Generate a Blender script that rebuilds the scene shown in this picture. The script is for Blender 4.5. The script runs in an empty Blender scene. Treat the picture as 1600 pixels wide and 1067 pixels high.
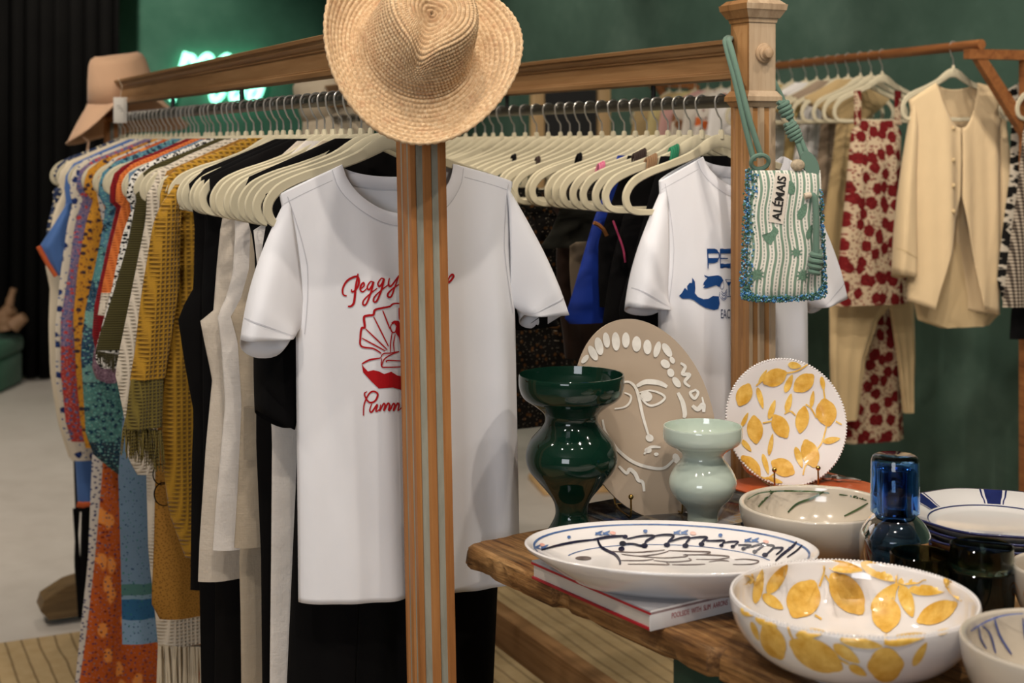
import bpy, bmesh, math, random
from mathutils import Vector, Matrix, noise as mnoise
from mathutils.geometry import delaunay_2d_cdt

random.seed(7)
SC = bpy.context.scene
COL = SC.collection
PI = math.pi

# ------------------------------------------------------------------ camera, world, lights, exposure
F = 2222.0            # focal length in pixels of the 1600 px wide frame
HY = 222.0            # image row of the eye level
CH = 1.45             # eye height in metres
cam_d = bpy.data.cameras.new('camera')
cam = bpy.data.objects.new('camera', cam_d)
COL.objects.link(cam)
cam.location = (0, 0, CH)
cam.rotation_euler = (PI / 2, 0, 0)
cam_d.sensor_width = 36.0
cam_d.lens = F * 36.0 / 1600.0
cam_d.shift_y = -(533.5 - HY) / 1600.0
cam_d.dof.use_dof = True
cam_d.dof.focus_distance = 2.2
cam_d.dof.aperture_fstop = 5.2
SC.camera = cam
SC.cycles.max_bounces = 8
SC.cycles.diffuse_bounces = 3
SC.cycles.glossy_bounces = 3
SC.cycles.transmission_bounces = 8
SC.cycles.caustics_reflective = False

world = bpy.data.worlds.new('shop_ambient')
SC.world = world
world.use_nodes = True
world.node_tree.nodes['Background'].inputs[0].default_value = (1.0, 0.94, 0.87, 1)
world.node_tree.nodes['Background'].inputs[1].default_value = 0.25

SC.view_settings.view_transform = 'Standard'
SC.view_settings.look = 'None'
SC.view_settings.gamma = 1.0
SC.view_settings.use_curve_mapping = False
SC.view_settings.exposure = 0.0

def area_light(name, loc, target, sx, sy, power, col):
    ld = bpy.data.lights.new(name, 'AREA')
    ld.shape = 'RECTANGLE'; ld.size = sx; ld.size_y = sy
    ld.energy = power; ld.color = col
    o = bpy.data.objects.new(name, ld); COL.objects.link(o)
    o.location = loc
    o.rotation_euler = (Vector(target) - Vector(loc)).to_track_quat('-Z', 'Y').to_euler()
    return o

def spot_light(name, loc, target, power, angle=70, col=(1.0, 0.90, 0.78), radius=0.035, blend=0.6):
    ld = bpy.data.lights.new(name, 'SPOT')
    ld.energy = power; ld.color = col; ld.spot_size = math.radians(angle); ld.spot_blend = blend
    ld.shadow_soft_size = radius
    o = bpy.data.objects.new(name, ld); COL.objects.link(o)
    o.location = loc
    o.rotation_euler = (Vector(target) - Vector(loc)).to_track_quat('-Z', 'Y').to_euler()
    return o

CEIL = 3.1
# daylight from the shop front behind and to the left of the camera
area_light('shop_window_daylight', (-1.7, -3.6, 1.9), (0.2, 2.6, 1.0), 1.9, 1.5, 75, (0.90, 0.94, 1.0))
# rows of ceiling downlights
SPOTS = [
    (-0.9, 0.7, (-0.5, 2.4, 0.9), 60), (0.1, 0.5, (0.0, 2.3, 0.9), 60), (1.0, 0.8, (0.7, 2.1, 0.8), 60),
    (-1.5, 1.9, (-1.0, 3.3, 0.8), 60), (-0.2, 1.5, (0.3, 2.2, 0.8), 50), (0.7, 1.5, (0.6, 2.0, 0.85), 50),
    (1.5, 1.9, (1.2, 3.6, 1.0), 60), (-0.6, 3.0, (-0.6, 3.2, 0.5), 50), (0.6, 3.0, (1.0, 4.3, 1.0), 60),
    (-2.4, 3.6, (-2.3, 5.0, 0.0), 115), (-3.0, 6.2, (-2.9, 6.6, 0.0), 150), (-1.2, 5.6, (-1.3, 6.5, 0.0), 90),
    (-2.3, 7.2, (-2.5, 9.3, 1.75), 240), (0.9, 3.9, (1.7, 4.7, 2.1), 34), (0.3, 5.2, (1.1, 6.0, 2.1), 60), (-0.5, 6.6, (0.3, 7.2, 2.0), 60),
    (1.0, 2.7, (1.35, 4.0, 1.3), 75),
]
for i, (x, y, tg, p) in enumerate(SPOTS):
    wash = tg[2] > 1.25                      # narrow beams that graze the green walls
    spot_light('downlight_beam', (x, y, CEIL - 0.07), tg, p * 0.8, 62 if wash else 100)

# ------------------------------------------------------------------ helpers: colour, nodes
def lin(c):
    return c / 12.92 if c <= 0.04045 else ((c + 0.055) / 1.055) ** 2.4

def rgb(h):
    if not isinstance(h, str):
        return tuple(h) if len(h) == 4 else tuple(h) + (1,)
    h = h.lstrip('#')
    return tuple(lin(int(h[i:i + 2], 16) / 255) for i in (0, 2, 4)) + (1,)

class Mt:
    """small node builder around one Principled material"""
    def __init__(s, name, rough=0.6, spec=0.5, metal=0.0, col=None):
        s.m = bpy.data.materials.new(name); s.m.use_nodes = True
        s.t = s.m.node_tree; s.b = s.t.nodes['Principled BSDF']
        s.b.inputs['Roughness'].default_value = rough
        s.b.inputs['Specular IOR Level'].default_value = spec
        s.b.inputs['Metallic'].default_value = metal
        if col is not None: s.b.inputs['Base Color'].default_value = rgb(col)
        s._co = None
    def link(s, sock, v):
        if isinstance(v, bpy.types.NodeSocket): s.t.links.new(v, sock)
        elif isinstance(v, str): sock.default_value = rgb(v)
        elif isinstance(v, (tuple, list)):
            v = tuple(v)
            if len(v) == 3 and sock.type == 'RGBA': v = v + (1,)
            sock.default_value = v
        else: sock.default_value = v
    def node(s, ty, **kw):
        return s.t.nodes.new(ty)
    def co(s, kind='Object'):
        if s._co is None: s._co = s.node('ShaderNodeTexCoord')
        return s._co.outputs[kind]
    def map(s, vec=None, scale=(1, 1, 1), rot=(0, 0, 0), loc=(0, 0, 0)):
        n = s.node('ShaderNodeMapping')
        s.link(n.inputs['Vector'], vec or s.co()); n.inputs['Scale'].default_value = scale
        n.inputs['Rotation'].default_value = rot; n.inputs['Location'].default_value = loc
        return n.outputs[0]
    def noise(s, scale=5, detail=3, rough=0.5, vec=None, dist=0.0, out='Fac'):
        n = s.node('ShaderNodeTexNoise'); s.link(n.inputs['Vector'], vec or s.co())
        n.inputs['Scale'].default_value = scale; n.inputs['Detail'].default_value = detail
        n.inputs['Roughness'].default_value = rough; n.inputs['Distortion'].default_value = dist
        return n.outputs[out]
    def vor(s, scale=10, vec=None, feature='F1', out='Distance', rnd=1.0, metric='EUCLIDEAN', dim='3D'):
        n = s.node('ShaderNodeTexVoronoi'); n.feature = feature; n.distance = metric; n.voronoi_dimensions = dim
        s.link(n.inputs['Vector'], vec or s.co()); n.inputs['Scale'].default_value = scale
        n.inputs['Randomness'].default_value = rnd
        return n.outputs[out]
    def wave(s, scale=5, dist=0, detail=2, vec=None, direction='X', dscale=1.0, prof='SIN'):
        n = s.node('ShaderNodeTexWave'); n.wave_type = 'BANDS'; n.bands_direction = direction; n.wave_profile = prof
        s.link(n.inputs['Vector'], vec or s.co()); n.inputs['Scale'].default_value = scale
        n.inputs['Distortion'].default_value = dist; n.inputs['Detail'].default_value = detail
        n.inputs['Detail Scale'].default_value = dscale
        return n.outputs['Fac']
    def math(s, op, a, b=0.0, c=None, clamp=False):
        n = s.node('ShaderNodeMath'); n.operation = op; n.use_clamp = clamp
        s.link(n.inputs[0], a); s.link(n.inputs[1], b)
        if c is not None: s.link(n.inputs[2], c)
        return n.outputs[0]
    def ramp(s, fac, stops, interp='LINEAR'):
        n = s.node('ShaderNodeValToRGB'); s.link(n.inputs[0], fac)
        cr = n.color_ramp; cr.interpolation = interp
        while len(cr.elements) < len(stops): cr.elements.new(0.5)
        for e, (p, c) in zip(cr.elements, stops):
            e.position = p
            e.color = rgb(c) if not isinstance(c, (int, float)) else (c, c, c, 1)
        return n.outputs[0]
    def mix(s, fac, a, b, blend='MIX'):
        n = s.node('ShaderNodeMix'); n.data_type = 'RGBA'; n.blend_type = blend
        s.link(n.inputs[0], fac); s.link(n.inputs[6], a); s.link(n.inputs[7], b)
        return n.outputs[2]
    def sep(s, vec=None):
        n = s.node('ShaderNodeSeparateXYZ'); s.link(n.inputs[0], vec or s.co()); return n.outputs
    def comb(s, x, y, z):
        n = s.node('ShaderNodeCombineXYZ')
        for i, v in enumerate((x, y, z)): s.link(n.inputs[i], v)
        return n.outputs[0]
    def bump(s, h, strength=0.4, dist=0.002):
        n = s.node('ShaderNodeBump'); s.link(n.inputs['Height'], h)
        n.inputs['Strength'].default_value = strength; n.inputs['Distance'].default_value = dist
        s.t.links.new(n.outputs[0], s.b.inputs['Normal'])
    def base(s, v): s.link(s.b.inputs['Base Color'], v); return s
    def rough(s, v): s.link(s.b.inputs['Roughness'], v); return s
    def sheen(s, w=0.3, r=0.5):
        s.b.inputs['Sheen Weight'].default_value = w; s.b.inputs['Sheen Roughness'].default_value = r; return s
    def coat(s, w=1.0, r=0.05):
        s.b.inputs['Coat Weight'].default_value = w; s.b.inputs['Coat Roughness'].default_value = r; return s

MATS = {}
def plain(name, col, rough=0.6, spec=0.5, metal=0.0, var=0.06, vs=30):
    """solid colour with a little procedural variation"""
    if name in MATS: return MATS[name]
    m = Mt(name, rough, spec, metal)
    c = rgb(col)
    dark = tuple(x * (1 - var * 2) for x in c[:3]) + (1,)
    lite = tuple(min(1, x * (1 + var * 2)) for x in c[:3]) + (1,)
    m.base(m.mix(m.noise(vs, 3), dark, lite))
    MATS[name] = m.m
    return m.m

def cloth(name, col, rough=0.9, var=0.05, weave=900, bump=0.12, wrinkle=0.5, sheen=0.15):
    """woven cloth: fine weave relief and soft wrinkles"""
    if name in MATS: return MATS[name]
    m = Mt(name, rough, 0.2)
    c = rgb(col)
    dark = tuple(x * (1 - var * 2) for x in c[:3]) + (1,)
    m.base(m.mix(m.noise(14, 4), dark, c))
    w = m.noise(9, 3, 0.55, vec=m.map(scale=(1.6, 1.6, 0.8)))
    f = m.noise(weave, 1)
    h = m.math('ADD', m.math('MULTIPLY', w, wrinkle), m.math('MULTIPLY', f, bump * 0.15))
    m.bump(h, 0.5, 0.012)
    m.sheen(sheen)
    MATS[name] = m.m
    return m.m

# ------------------------------------------------------------------ helpers: mesh building
class MB:
    def __init__(s): s.v = []; s.f = []
    def add(s, verts, faces, M=None):
        o = len(s.v)
        if M is not None: verts = [M @ Vector(p) for p in verts]
        s.v.extend([tuple(p) for p in verts]); s.f.extend([tuple(i + o for i in f) for f in faces])
        return s
    def box(s, c, sz, M=None, bev=0.0):
        x, y, z = [q / 2 for q in sz]
        if bev <= 0:
            vs = [(c[0] + a * x, c[1] + b * y, c[2] + d * z) for a in (-1, 1) for b in (-1, 1) for d in (-1, 1)]
            fs = [(0, 1, 3, 2), (4, 6, 7, 5), (0, 4, 5, 1), (2, 3, 7, 6), (0, 2, 6, 4), (1, 5, 7, 3)]
            return s.add(vs, fs, M)
        bm = bmesh.new(); bmesh.ops.create_cube(bm, size=1.0)
        for v in bm.verts: v.co = Vector((v.co.x * sz[0], v.co.y * sz[1], v.co.z * sz[2]))
        bmesh.ops.bevel(bm, geom=bm.edges[:], offset=bev, segments=2, affect='EDGES', profile=0.5)
        bm.verts.index_update()
        vs = [v.co + Vector(c) for v in bm.verts]; fs = [[v.index for v in f.verts] for f in bm.faces]
        bm.free()
        return s.add(vs, fs, M)
    def prism(s, poly, z0, z1, M=None):
        n = len(poly)
        vs = [(p[0], p[1], z0) for p in poly] + [(p[0], p[1], z1) for p in poly]
        fs = [tuple(range(n - 1, -1, -1)), tuple(range(n, 2 * n))]
        fs += [(i, (i + 1) % n, n + (i + 1) % n, n + i) for i in range(n)]
        return s.add(vs, fs, M)
    def lathe(s, prof, seg=48, M=None, close=False):
        vs = []; fs = []
        n = len(prof)
        for r, z in prof:
            for k in range(seg):
                a = 2 * PI * k / seg
                vs.append((r * math.cos(a), r * math.sin(a), z))
        for i in range(n - 1 + (1 if close else 0)):
            j = (i + 1) % n
            for k in range(seg):
                k2 = (k + 1) % seg
                fs.append((i * seg + k, i * seg + k2, j * seg + k2, j * seg + k))
        return s.add(vs, fs, M)
    def tube(s, path, r, seg=8, M=None, cap=True, closed=False, flat=None):
        """round tube along a path; r is a number or a list; flat=(a, b) gives an elliptical section"""
        P = [Vector(p) for p in path]; n = len(P)
        R = r if isinstance(r, (list, tuple)) else [r] * n
        tang = []
        for i in range(n):
            if closed: d = P[(i + 1) % n] - P[(i - 1) % n]
            else: d = P[min(i + 1, n - 1)] - P[max(i - 1, 0)]
            tang.append(d.normalized() if d.length > 1e-9 else Vector((0, 0, 1)))
        ref = Vector((0, 0, 1)) if abs(tang[0].z) < 0.9 else Vector((1, 0, 0))
        nrm = (ref - tang[0] * ref.dot(tang[0])).normalized()
        vs = []; fs = []
        for i in range(n):
            t = tang[i]
            nrm = (nrm - t * nrm.dot(t)).normalized()
            bi = t.cross(nrm)
            for k in range(seg):
                a = 2 * PI * k / seg
                ca, sa = math.cos(a), math.sin(a)
                vs.append(P[i] + (nrm * ca + bi * sa) * R[i])
        m = n if closed else n - 1
        for i in range(m):
            j = (i + 1) % n
            for k in range(seg):
                k2 = (k + 1) % seg
                fs.append((i * seg + k, i * seg + k2, j * seg + k2, j * seg + k))
        if cap and not closed:
            fs.append(tuple(range(seg - 1, -1, -1))); fs.append(tuple((n - 1) * seg + k for k in range(seg)))
        return s.add(vs, fs, M)
    def sphere(s, c, r, seg=10, rings=6, M=None, sc=(1, 1, 1)):
        vs = [(c[0], c[1], c[2] - r * sc[2])]; fs = []
        for i in range(1, rings):
            a = -PI / 2 + PI * i / rings
            for k in range(seg):
                b = 2 * PI * k / seg
                vs.append((c[0] + r * sc[0] * math.cos(a) * math.cos(b), c[1] + r * sc[1] * math.cos(a) * math.sin(b), c[2] + r * sc[2] * math.sin(a)))
        vs.append((c[0], c[1], c[2] + r * sc[2])); last = len(vs) - 1
        for k in range(seg):
            k2 = (k + 1) % seg
            fs.append((0, 1 + k2, 1 + k)); fs.append((last, last - seg + k, last - seg + k2))
        for i in range(rings - 2):
            for k in range(seg):
                k2 = (k + 1) % seg
                fs.append((1 + i * seg + k, 1 + i * seg + k2, 1 + (i + 1) * seg + k2, 1 + (i + 1) * seg + k))
        return s.add(vs, fs, M)
    def grid(s, rows, closed=False):
        """rows: list of equal-length point lists; faces between neighbours"""
        n = len(rows); m = len(rows[0]); vs = [p for r in rows for p in r]; fs = []
        for i in range(n - 1):
            for k in range(m if closed else m - 1):
                k2 = (k + 1) % m
                fs.append((i * m + k, i * m + k2, (i + 1) * m + k2, (i + 1) * m + k))
        return s.add(vs, fs)
    def mesh(s, name):
        me = bpy.data.meshes.new(name)
        me.from_pydata([tuple(p) for p in s.v], [], s.f); me.update()
        return me
    def build(s, name, mat, parent=None, smooth=True, ang=40, label=None):
        me = s.mesh(name)
        bm = bmesh.new(); bm.from_mesh(me)
        bmesh.ops.recalc_face_normals(bm, faces=bm.faces[:]); bm.to_mesh(me); bm.free()
        if smooth:
            me.shade_smooth()
            if ang < 180: me.set_sharp_from_angle(angle=math.radians(ang))
        me.materials.append(mat)
        o = bpy.data.objects.new(name, me); COL.objects.link(o)
        if parent is not None: o.parent = parent
        if label: o['label'] = label
        return o

def tag(o, label, cat, group=None, kind=None):
    if label: o['label'] = label
    if cat: o['category'] = cat
    if group: o['group'] = group
    if kind: o['kind'] = kind
    return o

def thing(name, label, cat, loc=(0, 0, 0), rz=0.0, group=None):
    o = bpy.data.objects.new(name, None); COL.objects.link(o)
    o.empty_display_size = 0.05
    o.location = loc; o.rotation_euler = (0, 0, rz)
    return tag(o, label, cat, group)

def copy_tree(o, loc=None, parent=None):
    c = o.copy(); COL.objects.link(c)
    if parent is not None: c.parent = parent
    if loc is not None: c.location = loc
    for ch in list(o.children): copy_tree(ch, None, c)
    return c

def struct(o):
    o['kind'] = 'structure'; return o

def wp(x, y, Y):
    """world point seen at pixel (x, y) at distance Y"""
    return Vector(((x - 800) / F * Y, Y, CH - (y - HY) / F * Y))

def lerp(a, b, t): return a + (b - a) * t

def interp(pts, x):
    """piecewise linear through (x, y) pairs sorted by x"""
    if x <= pts[0][0]: return pts[0][1]
    for (x0, y0), (x1, y1) in zip(pts, pts[1:]):
        if x <= x1: return y0 + (y1 - y0) * (x - x0) / max(1e-9, x1 - x0)
    return pts[-1][1]

def smooth_path(pts, n=8, closed=False):
    """Catmull-Rom through points of any dimension"""
    P = [Vector(p) for p in pts]; out = []; m = len(P)
    rng = m if closed else m - 1
    for i in range(rng):
        if closed: a, b, c, d = P[i - 1], P[i], P[(i + 1) % m], P[(i + 2) % m]
        else: a, b, c, d = P[max(i - 1, 0)], P[i], P[i + 1], P[min(i + 2, m - 1)]
        for k in range(n):
            t = k / n
            out.append(0.5 * ((2 * b) + (c - a) * t + (2 * a - 5 * b + 4 * c - d) * t * t + (3 * b - a - 3 * c + d) * t ** 3))
    if not closed: out.append(P[-1])
    return out

# ---- flat marks (paint, print) laid on a curved surface given by surf(x, y) -> 3D point lying just above it
def ribbon(mb, pts, w, surf, n=6, taper=True, raw=False):
    P = [Vector(p[:2]) for p in (pts if raw else smooth_path([(p[0], p[1], 0) for p in pts], n))]
    if raw: P = [Vector((p[0], p[1])) for p in pts]
    N = len(P); rows = []
    for i in range(N):
        d = P[min(i + 1, N - 1)] - P[max(i - 1, 0)]
        if d.length < 1e-9: d = Vector((1, 0))
        d.normalize(); q = Vector((-d.y, d.x))
        ww = w[min(len(w) - 1, int(i / max(1, N - 1) * (len(w) - 1) + 0.5))] if isinstance(w, (list, tuple)) else w
        if taper: ww *= 0.55 + 0.45 * math.sin(PI * min(1, max(0, (i + 0.6) / (N + 0.2))))
        rows.append([surf(*(P[i] + q * ww / 2)), surf(*P[i]), surf(*(P[i] - q * ww / 2))])
    mb.grid(rows)

def blob(mb, poly, surf, step=0.008):
    """filled outline, triangulated with inner points so that it follows the surface"""
    P = [Vector((p[0], p[1])) for p in poly]
    n = len(P)
    x0 = min(p.x for p in P); x1 = max(p.x for p in P); y0 = min(p.y for p in P); y1 = max(p.y for p in P)
    pts = list(P)
    gx = x0 + step
    while gx < x1:
        gy = y0 + step
        while gy < y1:
            c = False; j = n - 1
            for i in range(n):
                if (P[i].y > gy) != (P[j].y > gy) and gx < (P[j].x - P[i].x) * (gy - P[i].y) / (P[j].y - P[i].y) + P[i].x: c = not c
                j = i
            if c and min((Vector((gx, gy)) - q).length for q in P) > step * 0.4: pts.append(Vector((gx, gy)))
            gy += step
        gx += step
    vs, es, fs, _, _, _ = delaunay_2d_cdt(pts, [(i, (i + 1) % n) for i in range(n)], [], 1, 1e-6)
    mb.add([surf(v.x, v.y) for v in vs], [tuple(f) for f in fs])

def text_mesh(body, size, extrude=0.0, bold=0.0):
    cu = bpy.data.curves.new('lettering', 'FONT'); cu.body = body; cu.size = size; cu.extrude = extrude; cu.offset = bold
    cu.align_x = 'CENTER'; cu.align_y = 'CENTER'; cu.resolution_u = 3
    o = bpy.data.objects.new('lettering', cu); COL.objects.link(o)
    dg = bpy.context.evaluated_depsgraph_get()
    me = bpy.data.meshes.new_from_object(o.evaluated_get(dg))
    vs = [v.co.copy() for v in me.vertices]; fs = [tuple(p.vertices) for p in me.polygons]
    bpy.data.objects.remove(o); bpy.data.curves.remove(cu); bpy.data.meshes.remove(me)
    return vs, fs

# ------------------------------------------------------------------ the setting
def m_green_wall(name, a, b, c):
    m = Mt(name, 0.75, 0.3)
    n1 = m.noise(1.3, 5, 0.6); n2 = m.noise(7, 4, 0.6)
    f = m.math('ADD', m.math('MULTIPLY', n1, 0.7), m.math('MULTIPLY', n2, 0.3))
    m.base(m.ramp(f, [(0.3, a), (0.52, b), (0.75, c)]))
    m.bump(n2, 0.15, 0.01)
    return m.m
M_WALL = m_green_wall('green_limewash', '#384f44', '#465f52', '#5f7669')
M_WALL2 = m_green_wall('green_limewash_far', '#2f5a48', '#3e6c59', '#53806c')

def m_floor():
    m = Mt('pale_polished_floor', 0.45, 0.4)
    f = m.math('ADD', m.math('MULTIPLY', m.noise(0.9, 5, 0.6), 0.7), m.math('MULTIPLY', m.noise(9, 4, 0.6), 0.3))
    m.base(m.ramp(f, [(0.25, '#b3aaa0'), (0.5, '#c9c1b8'), (0.8, '#d6cfc7')]))
    return m.m
fl = struct(MB().box((0, 3.5, -0.05), (16, 17, 0.1)).build('floor', m_floor(), smooth=False))
ce = struct(MB().box((0, 3.5, CEIL + 0.05), (16, 17, 0.1)).build('ceiling', plain('ceiling_paint', '#b9b5ac', 0.9), smooth=False))

DX, DY = -0.4305, 0.9026          # run of the two rack rails (away from the camera)
EX, EY = 0.9026, 0.4305           # across the racks
RZ = math.atan2(EY, EX)
K = Vector((-1.33, 10.0))
def wall_from(p, d, L, name, mat, off=0.06):
    a = math.atan2(d[1], d[0])
    c = (p[0] + d[0] * L / 2, p[1] + d[1] * L / 2)
    o = MB().box((0, 0, CEIL / 2), (L, 0.12, CEIL)).build(name, mat, smooth=False)
    nx, ny = -d[1], d[0]
    o.location = (c[0] + nx * off, c[1] + ny * off, 0); o.rotation_euler = (0, 0, a)
    return struct(o)
WX, WY = 0.490, -0.8717          # run of the right wall towards the viewer
wall_from(K, (WX, WY), 16.0, 'wall_right', M_WALL)
wall_from(K, (WY, -WX), 7.5, 'wall_back', M_WALL2, off=-0.06)
M_OFF = plain('offwhite_paint', '#b8b0a4', 0.85)
wall_from((-6.4, 8.3), (0, -1), 12.5, 'wall_left', M_OFF, off=-0.06)
wall_from((-6.4, -4.0), (1, 0), 13.5, 'wall_front', M_OFF, off=-0.06)

# straw rug under the racks
def m_rug():
    m = Mt('straw_rug_weave', 0.95, 0.2)
    o = m.sep()
    wob = m.math('MULTIPLY', m.noise(3.0, 2), 0.03)
    u = m.math('ADD', o[0], wob)
    st = m.math('PINGPONG', m.math('MULTIPLY', u, 1 / 0.046), 0.5)
    line = m.ramp(st, [(0.0, 1.0), (0.10, 0.0)])
    cross = m.wave(55, 1.5, 2, direction='Y')
    c = m.mix(m.noise(30, 4), '#b79a6e', '#d2bb92')
    c = m.mix(m.math('MULTIPLY', cross, 0.25), c, '#a98a5c')
    m.base(m.mix(m.math('MULTIPLY', line, 0.75), c, '#5e4a2c'))
    h = m.math('SUBTRACT', m.math('MULTIPLY', cross, 0.5), m.math('MULTIPLY', line, 1.0))
    m.bump(h, 0.6, 0.004)
    return m.m
RA = Vector((-0.135, 2.10))
def rk(u, t, z=0.0, A=RA):
    return Vector((A[0] + u * EX + t * DX, A[1] + u * EY + t * DY, z))
# far edge of the rug crosses pixel (0, 1007)
Yr = CH * F / (1003 - HY)
pr = Vector(((50 - 800) / F * Yr, Yr))
t_rug = (pr - RA).dot(Vector((DX, DY)))
rug = MB().box((-0.15, (t_rug - 1.2) / 2, 0.006), (3.7, t_rug + 1.2, 0.012), bev=0.004).build('rug', m_rug())
rug.location = (RA[0], RA[1], 0); rug.rotation_euler = (0, 0, RZ)
tag(rug, 'straw coloured woven rug with thin dark stripes under the clothes racks', 'rug')

# black curtain
def m_curtain():
    m = Mt('black_velvet', 0.95, 0.1)
    m.base(m.mix(m.noise(6, 3), '#060606', '#0e0d0c')); return m.m
rows = []
for j in range(9):
    z = 0.012 + (CEIL - 0.05) * j / 8
    row = []
    for i in range(161):
        x = -2.42 - i * 1.55 / 160
        ph = i / 160 * 2 * PI * 17
        row.append((x + 0.012 * math.sin(ph * 2 + j * 0.2), 8.72 + 0.055 * math.sin(ph + 0.5 * math.sin(i * 0.13)), z))
    rows.append(row)
cur = MB().grid(rows).build('curtain', m_curtain(), ang=180)
so = cur.modifiers.new('thickness', 'SOLIDIFY'); so.thickness = 0.01
tag(cur, 'tall black curtain hanging in folds beside the green wall', 'curtain')

# green bench with a small wooden ornament far left
b = thing('bench', 'green upholstered low bench in front of the black curtain', 'bench', (-3.42, 8.35, 0))
M_GR = cloth('green_velvet', '#2c6149', 0.8)
MB().box((0, 0, 0.10), (0.95, 0.42, 0.19), bev=0.02).build('base', M_GR, b)
MB().box((0, 0, 0.245), (0.97, 0.44, 0.10), bev=0.03).build('seat_cushion', M_GR, b)
p = wp(20, 528, 8.35)
orn = thing('hand_ornament', 'tan wooden hand ornament standing on the green bench', 'ornament', (p.x, 8.35, 0.345))
M_TAN = plain('tan_wood', '#8a6a4e', 0.6)
mbp = MB().tube(smooth_path([(-0.045, 0, 0.0), (-0.05, 0, 0.05), (-0.04, 0, 0.1), (0.0, 0, 0.13)], 5), [0.05] * 5 + [0.055] * 5 + [0.04] * 6, 10)
mbp.tube([(0.0, 0, 0.03), (0.07, 0, 0.08)], [0.05, 0.03], 10)
mbp.build('palm', M_TAN, orn)
MB().tube(smooth_path([(-0.03, 0, 0.1), (-0.015, 0, 0.18), (0.005, 0, 0.245)], 4), [0.024] * 5 + [0.019] * 4, 8).build('finger', M_TAN, orn)

# neon sign on the far wall
def m_neon():
    m = Mt('neon_glow', 0.4)
    m.base('#c8ffe9')
    m.b.inputs['Emission Color'].default_value = rgb('#8affd6')
    m.b.inputs['Emission Strength'].default_value = 2.6
    return m.m
ns = thing('neon_sign', 'glowing mint neon script lettering on the far green wall', 'sign')
LET = {  # slanted script strokes on a unit grid, x to the right, y up, baseline 0
    'p': [[(0.0, -1.1), (0.22, 0.0), (0.40, 1.10)], [(0.28, 0.3), (0.5, 0.85), (0.78, 0.8), (0.72, 0.2), (0.4, 0.05)]],
    'e': [[(0.1, 0.35), (0.55, 0.5), (0.7, 0.8), (0.45, 0.98), (0.15, 0.6), (0.2, 0.1), (0.6, 0.05), (0.85, 0.35)]],
    'g': [[(0.72, 0.8), (0.45, 0.98), (0.12, 0.6), (0.2, 0.1), (0.55, 0.2), (0.78, 0.95), (0.62, 0.0), (0.45, -0.8), (0.1, -1.05), (-0.02, -0.75), (0.4, -0.3), (0.95, 0.3)]],
    'y': [[(0.1, 0.95), (0.12, 0.3), (0.35, 0.05), (0.7, 0.95), (0.55, 0.0), (0.35, -0.8), (0.0, -1.05), (-0.1, -0.75), (0.3, -0.3), (0.85, 0.2)]],
}
# the sign hangs on wall_back; find its place on that wall for pixel columns 272..415
def on_back(px):
    k = (px - 800) / F
    w = (K.x - k * K.y) / (-WY - k * WX)
    return w, K.y - WX * w
w0, Y0 = on_back(270); w1, Y1 = on_back(415)
zs = CH + (HY - 117) / F * (Y0 + Y1) / 2           # baseline height
adv = (w0 - w1) / 4.75
xh = 0.115
M_NEON = m_neon()
for i, ch in enumerate('peggy'):
    mb = MB()
    for st in LET[ch]:
        pts = []
        for q in smooth_path([(a, b_, 0) for a, b_ in st], 6):
            w = w0 - (i * adv + q[0] * adv * 1.05 + q[1] * xh * 0.15)
            pts.append((K.x + WY * w + WX * 0.05, K.y - WX * w + WY * 0.05, zs + q[1] * xh * (1.12 if q[1] > 0 else 1.45)))
        mb.tube(pts, 0.021, 8)
    mb.build('neon_letter', M_NEON, ns)
for i in range(5):
    w = w0 - (i + 0.45) * adv
    c = Vector((K.x + WY * w, K.y - WX * w, zs + 0.05))
    MB().tube([c, c + Vector((WX, WY, 0)) * 0.05], 0.006, 6).build('standoff', plain('clear_bracket', '#2a3a33', 0.4), ns)

# ------------------------------------------------------------------ clothes racks
def m_wood(name, a, b, c, sc=(40, 40, 2.2), rough=0.55, bump=0.25):
    m = Mt(name, rough, 0.35)
    v = m.map(scale=sc)
    g = m.noise(1.0, 5, 0.6, vec=v, dist=0.6); f = m.noise(4.0, 3, 0.6, vec=v)
    k = m.math('ADD', m.math('MULTIPLY', g, 0.75), m.math('MULTIPLY', f, 0.25))
    col = m.ramp(k, [(0.25, a), (0.5, b), (0.78, c)])
    w = m.ramp(m.noise(11, 4, 0.7), [(0.60, 0.0), (0.75, 1.0)])
    m.base(m.mix(m.math('MULTIPLY', w, 0.3), col, c))
    m.bump(k, bump, 0.002)
    return m.m
M_POST = m_wood('orange_pine', '#7d4a22', '#a8703f', '#bd8852')
M_RAIL = m_wood('brown_oak_rail', '#6b4a2a', '#8f6a44', '#a58058', sc=(40, 2.2, 40))
M_PALE = m_wood('weathered_pale_oak', '#8a6d4f', '#ae927380'[:7], '#c4aa8c')
M_GREY = m_wood('grey_worn_paint', '#777467', '#98978a', '#b0ada0', sc=(30, 30, 6))
M_ROD = Mt('dark_steel_rod', 0.3, 0.5, 0.7, '#4c4941').m
M_STEEL = Mt('bright_steel', 0.34, 0.6, 0.75, '#d8d4cc').m
M_BRACK = plain('blackened_iron', '#191715', 0.5)

S = 0.056           # post width
RAILZ = (1.562, 1.634)
RODZ = 1.524
LR = 2.50           # rail length

def fluted(s, gw, gd):
    """square section with two flutes on each face, counter-clockwise"""
    h = s / 2; pos = (-0.235 * s, 0.20 * s)
    side = [(-h, -h)]
    for p in pos:
        side += [(p - gw / 2, -h), (p - gw * 0.3, -h + gd), (p + gw * 0.3, -h + gd), (p + gw / 2, -h)]
    out = []
    for k in range(4):
        a = k * PI / 2
        out += [(x * math.cos(a) - y * math.sin(a), x * math.sin(a) + y * math.cos(a)) for x, y in side]
    return out

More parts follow.
